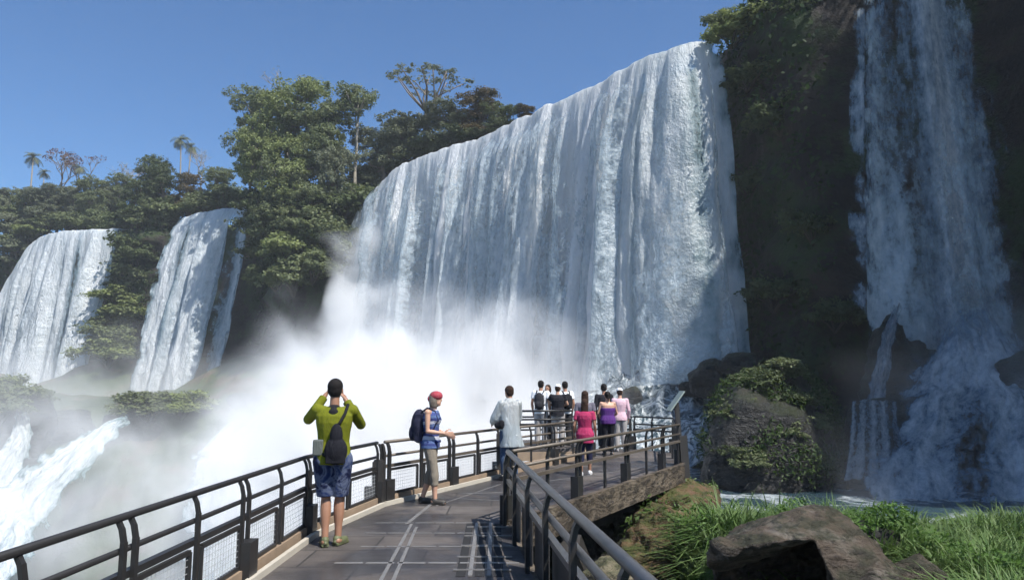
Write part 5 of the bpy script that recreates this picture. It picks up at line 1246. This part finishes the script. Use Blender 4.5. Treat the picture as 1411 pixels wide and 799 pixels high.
# ---------------------------------------------------------------- mist and haze
def mist(name, lo, hi, lobes, dens, step, label, nscale=0.16, contrast=(0.40, 0.58), floor_=0.06, aniso=-0.1, col=(0.89, 0.905, 0.92)):
    mb = MB(); c = [(a + b) / 2 for a, b in zip(lo, hi)]; d = [b - a for a, b in zip(lo, hi)]
    mb.box(c, d)
    t = NT(name + '_spray'); p = t.pos()
    tot = None
    wn_ = t.n('ShaderNodeTexNoise', {'Vector': p, 'Scale': nscale * 0.6, 'Detail': 2, 'Roughness': 0.6})
    wv = t.n('ShaderNodeVectorMath', {0: wn_.outputs['Color'], 1: (0.5, 0.5, 0.5)}, operation='SUBTRACT')
    wv = t.n('ShaderNodeVectorMath', {0: wv, 'Scale': 16.0}, operation='SCALE')
    pw = t.n('ShaderNodeVectorMath', {0: p, 1: wv}, operation='ADD').outputs[0]
    for (cx, cy_, cz, rx, ry, rz, a) in lobes:
        q = t.n('ShaderNodeVectorMath', {0: pw, 1: (cx, cy_, cz)}, operation='SUBTRACT')
        q = t.n('ShaderNodeVectorMath', {0: q, 1: (1 / rx, 1 / ry, 1 / rz)}, operation='MULTIPLY')
        l = t.n('ShaderNodeVectorMath', {0: q}, operation='LENGTH').outputs['Value']
        f = t.math('MULTIPLY', t.math('POWER', t.math('SUBTRACT', 1.0, l, clamp=True), 1.3), a)
        tot = f if tot is None else t.math('ADD', tot, f)
    nz = t.noise(p, nscale, 5, 0.6, 0.5)
    k = t.n('ShaderNodeMapRange', {'Value': nz, 'From Min': contrast[0], 'From Max': contrast[1], 'To Min': floor_, 'To Max': 1.7}, interpolation_type='SMOOTHSTEP').outputs[0]
    den = t.math('MULTIPLY', t.math('MULTIPLY', tot, k), dens)
    v = t.n('ShaderNodeVolumeScatter', {'Color': col, 'Density': den, 'Anisotropy': aniso})
    t.t.links.new(v.outputs[0], t.out.inputs['Volume'])
    o = mb.build(name, t.m)
    try: t.m.cycles.volume_step_rate = step
    except Exception: pass
    tag(o, label, kind='stuff')
    return o
mist('mist', (-75, 26, -17), (16, 104, 30), [
    (-9, 80, -3, 21, 20, 15, 1.5),
    (-17.5, 89, 6, 6.0, 9, 19, 3.2),
    (-6, 60, -9, 23, 26, 19, 1.4),
    (-4, 42, -10, 11, 18, 13, 0.9),
    (6, 64, 0, 15, 12, 10, 0.7),
    (-17, 62, -8, 12, 15, 13, 1.2),
    (-50, 84, -8, 38, 42, 17, 0.15),
    (-36, 56, -6, 16, 16, 9, 0.22)], 0.36, 0.6, 'thick white mist billowing from the foot of the widest waterfall')
mist('mist', (8, 22, -6), (44, 44, 12), [
    (26.0, 39.5, -1, 6.5, 5, 7, 0.9),
    (25, 35, -3, 10, 7, 5, 1.2)], 0.15, 1.0, 'thin blue mist hanging round the shaded waterfall')
hz = MB(); hz.box((-25, 92, 22.5), (610, 476, 87)); th = NT('haze_air')
hv = th.n('ShaderNodeVolumePrincipled', {'Color': (0.86, 0.92, 1.0, 1), 'Density': 0.0004, 'Anisotropy': 0.0}); th.t.links.new(hv.outputs[0], th.out.inputs['Volume'])
tag(hz.build('haze', th.m), 'faint bluish haze over the whole valley', kind='stuff')
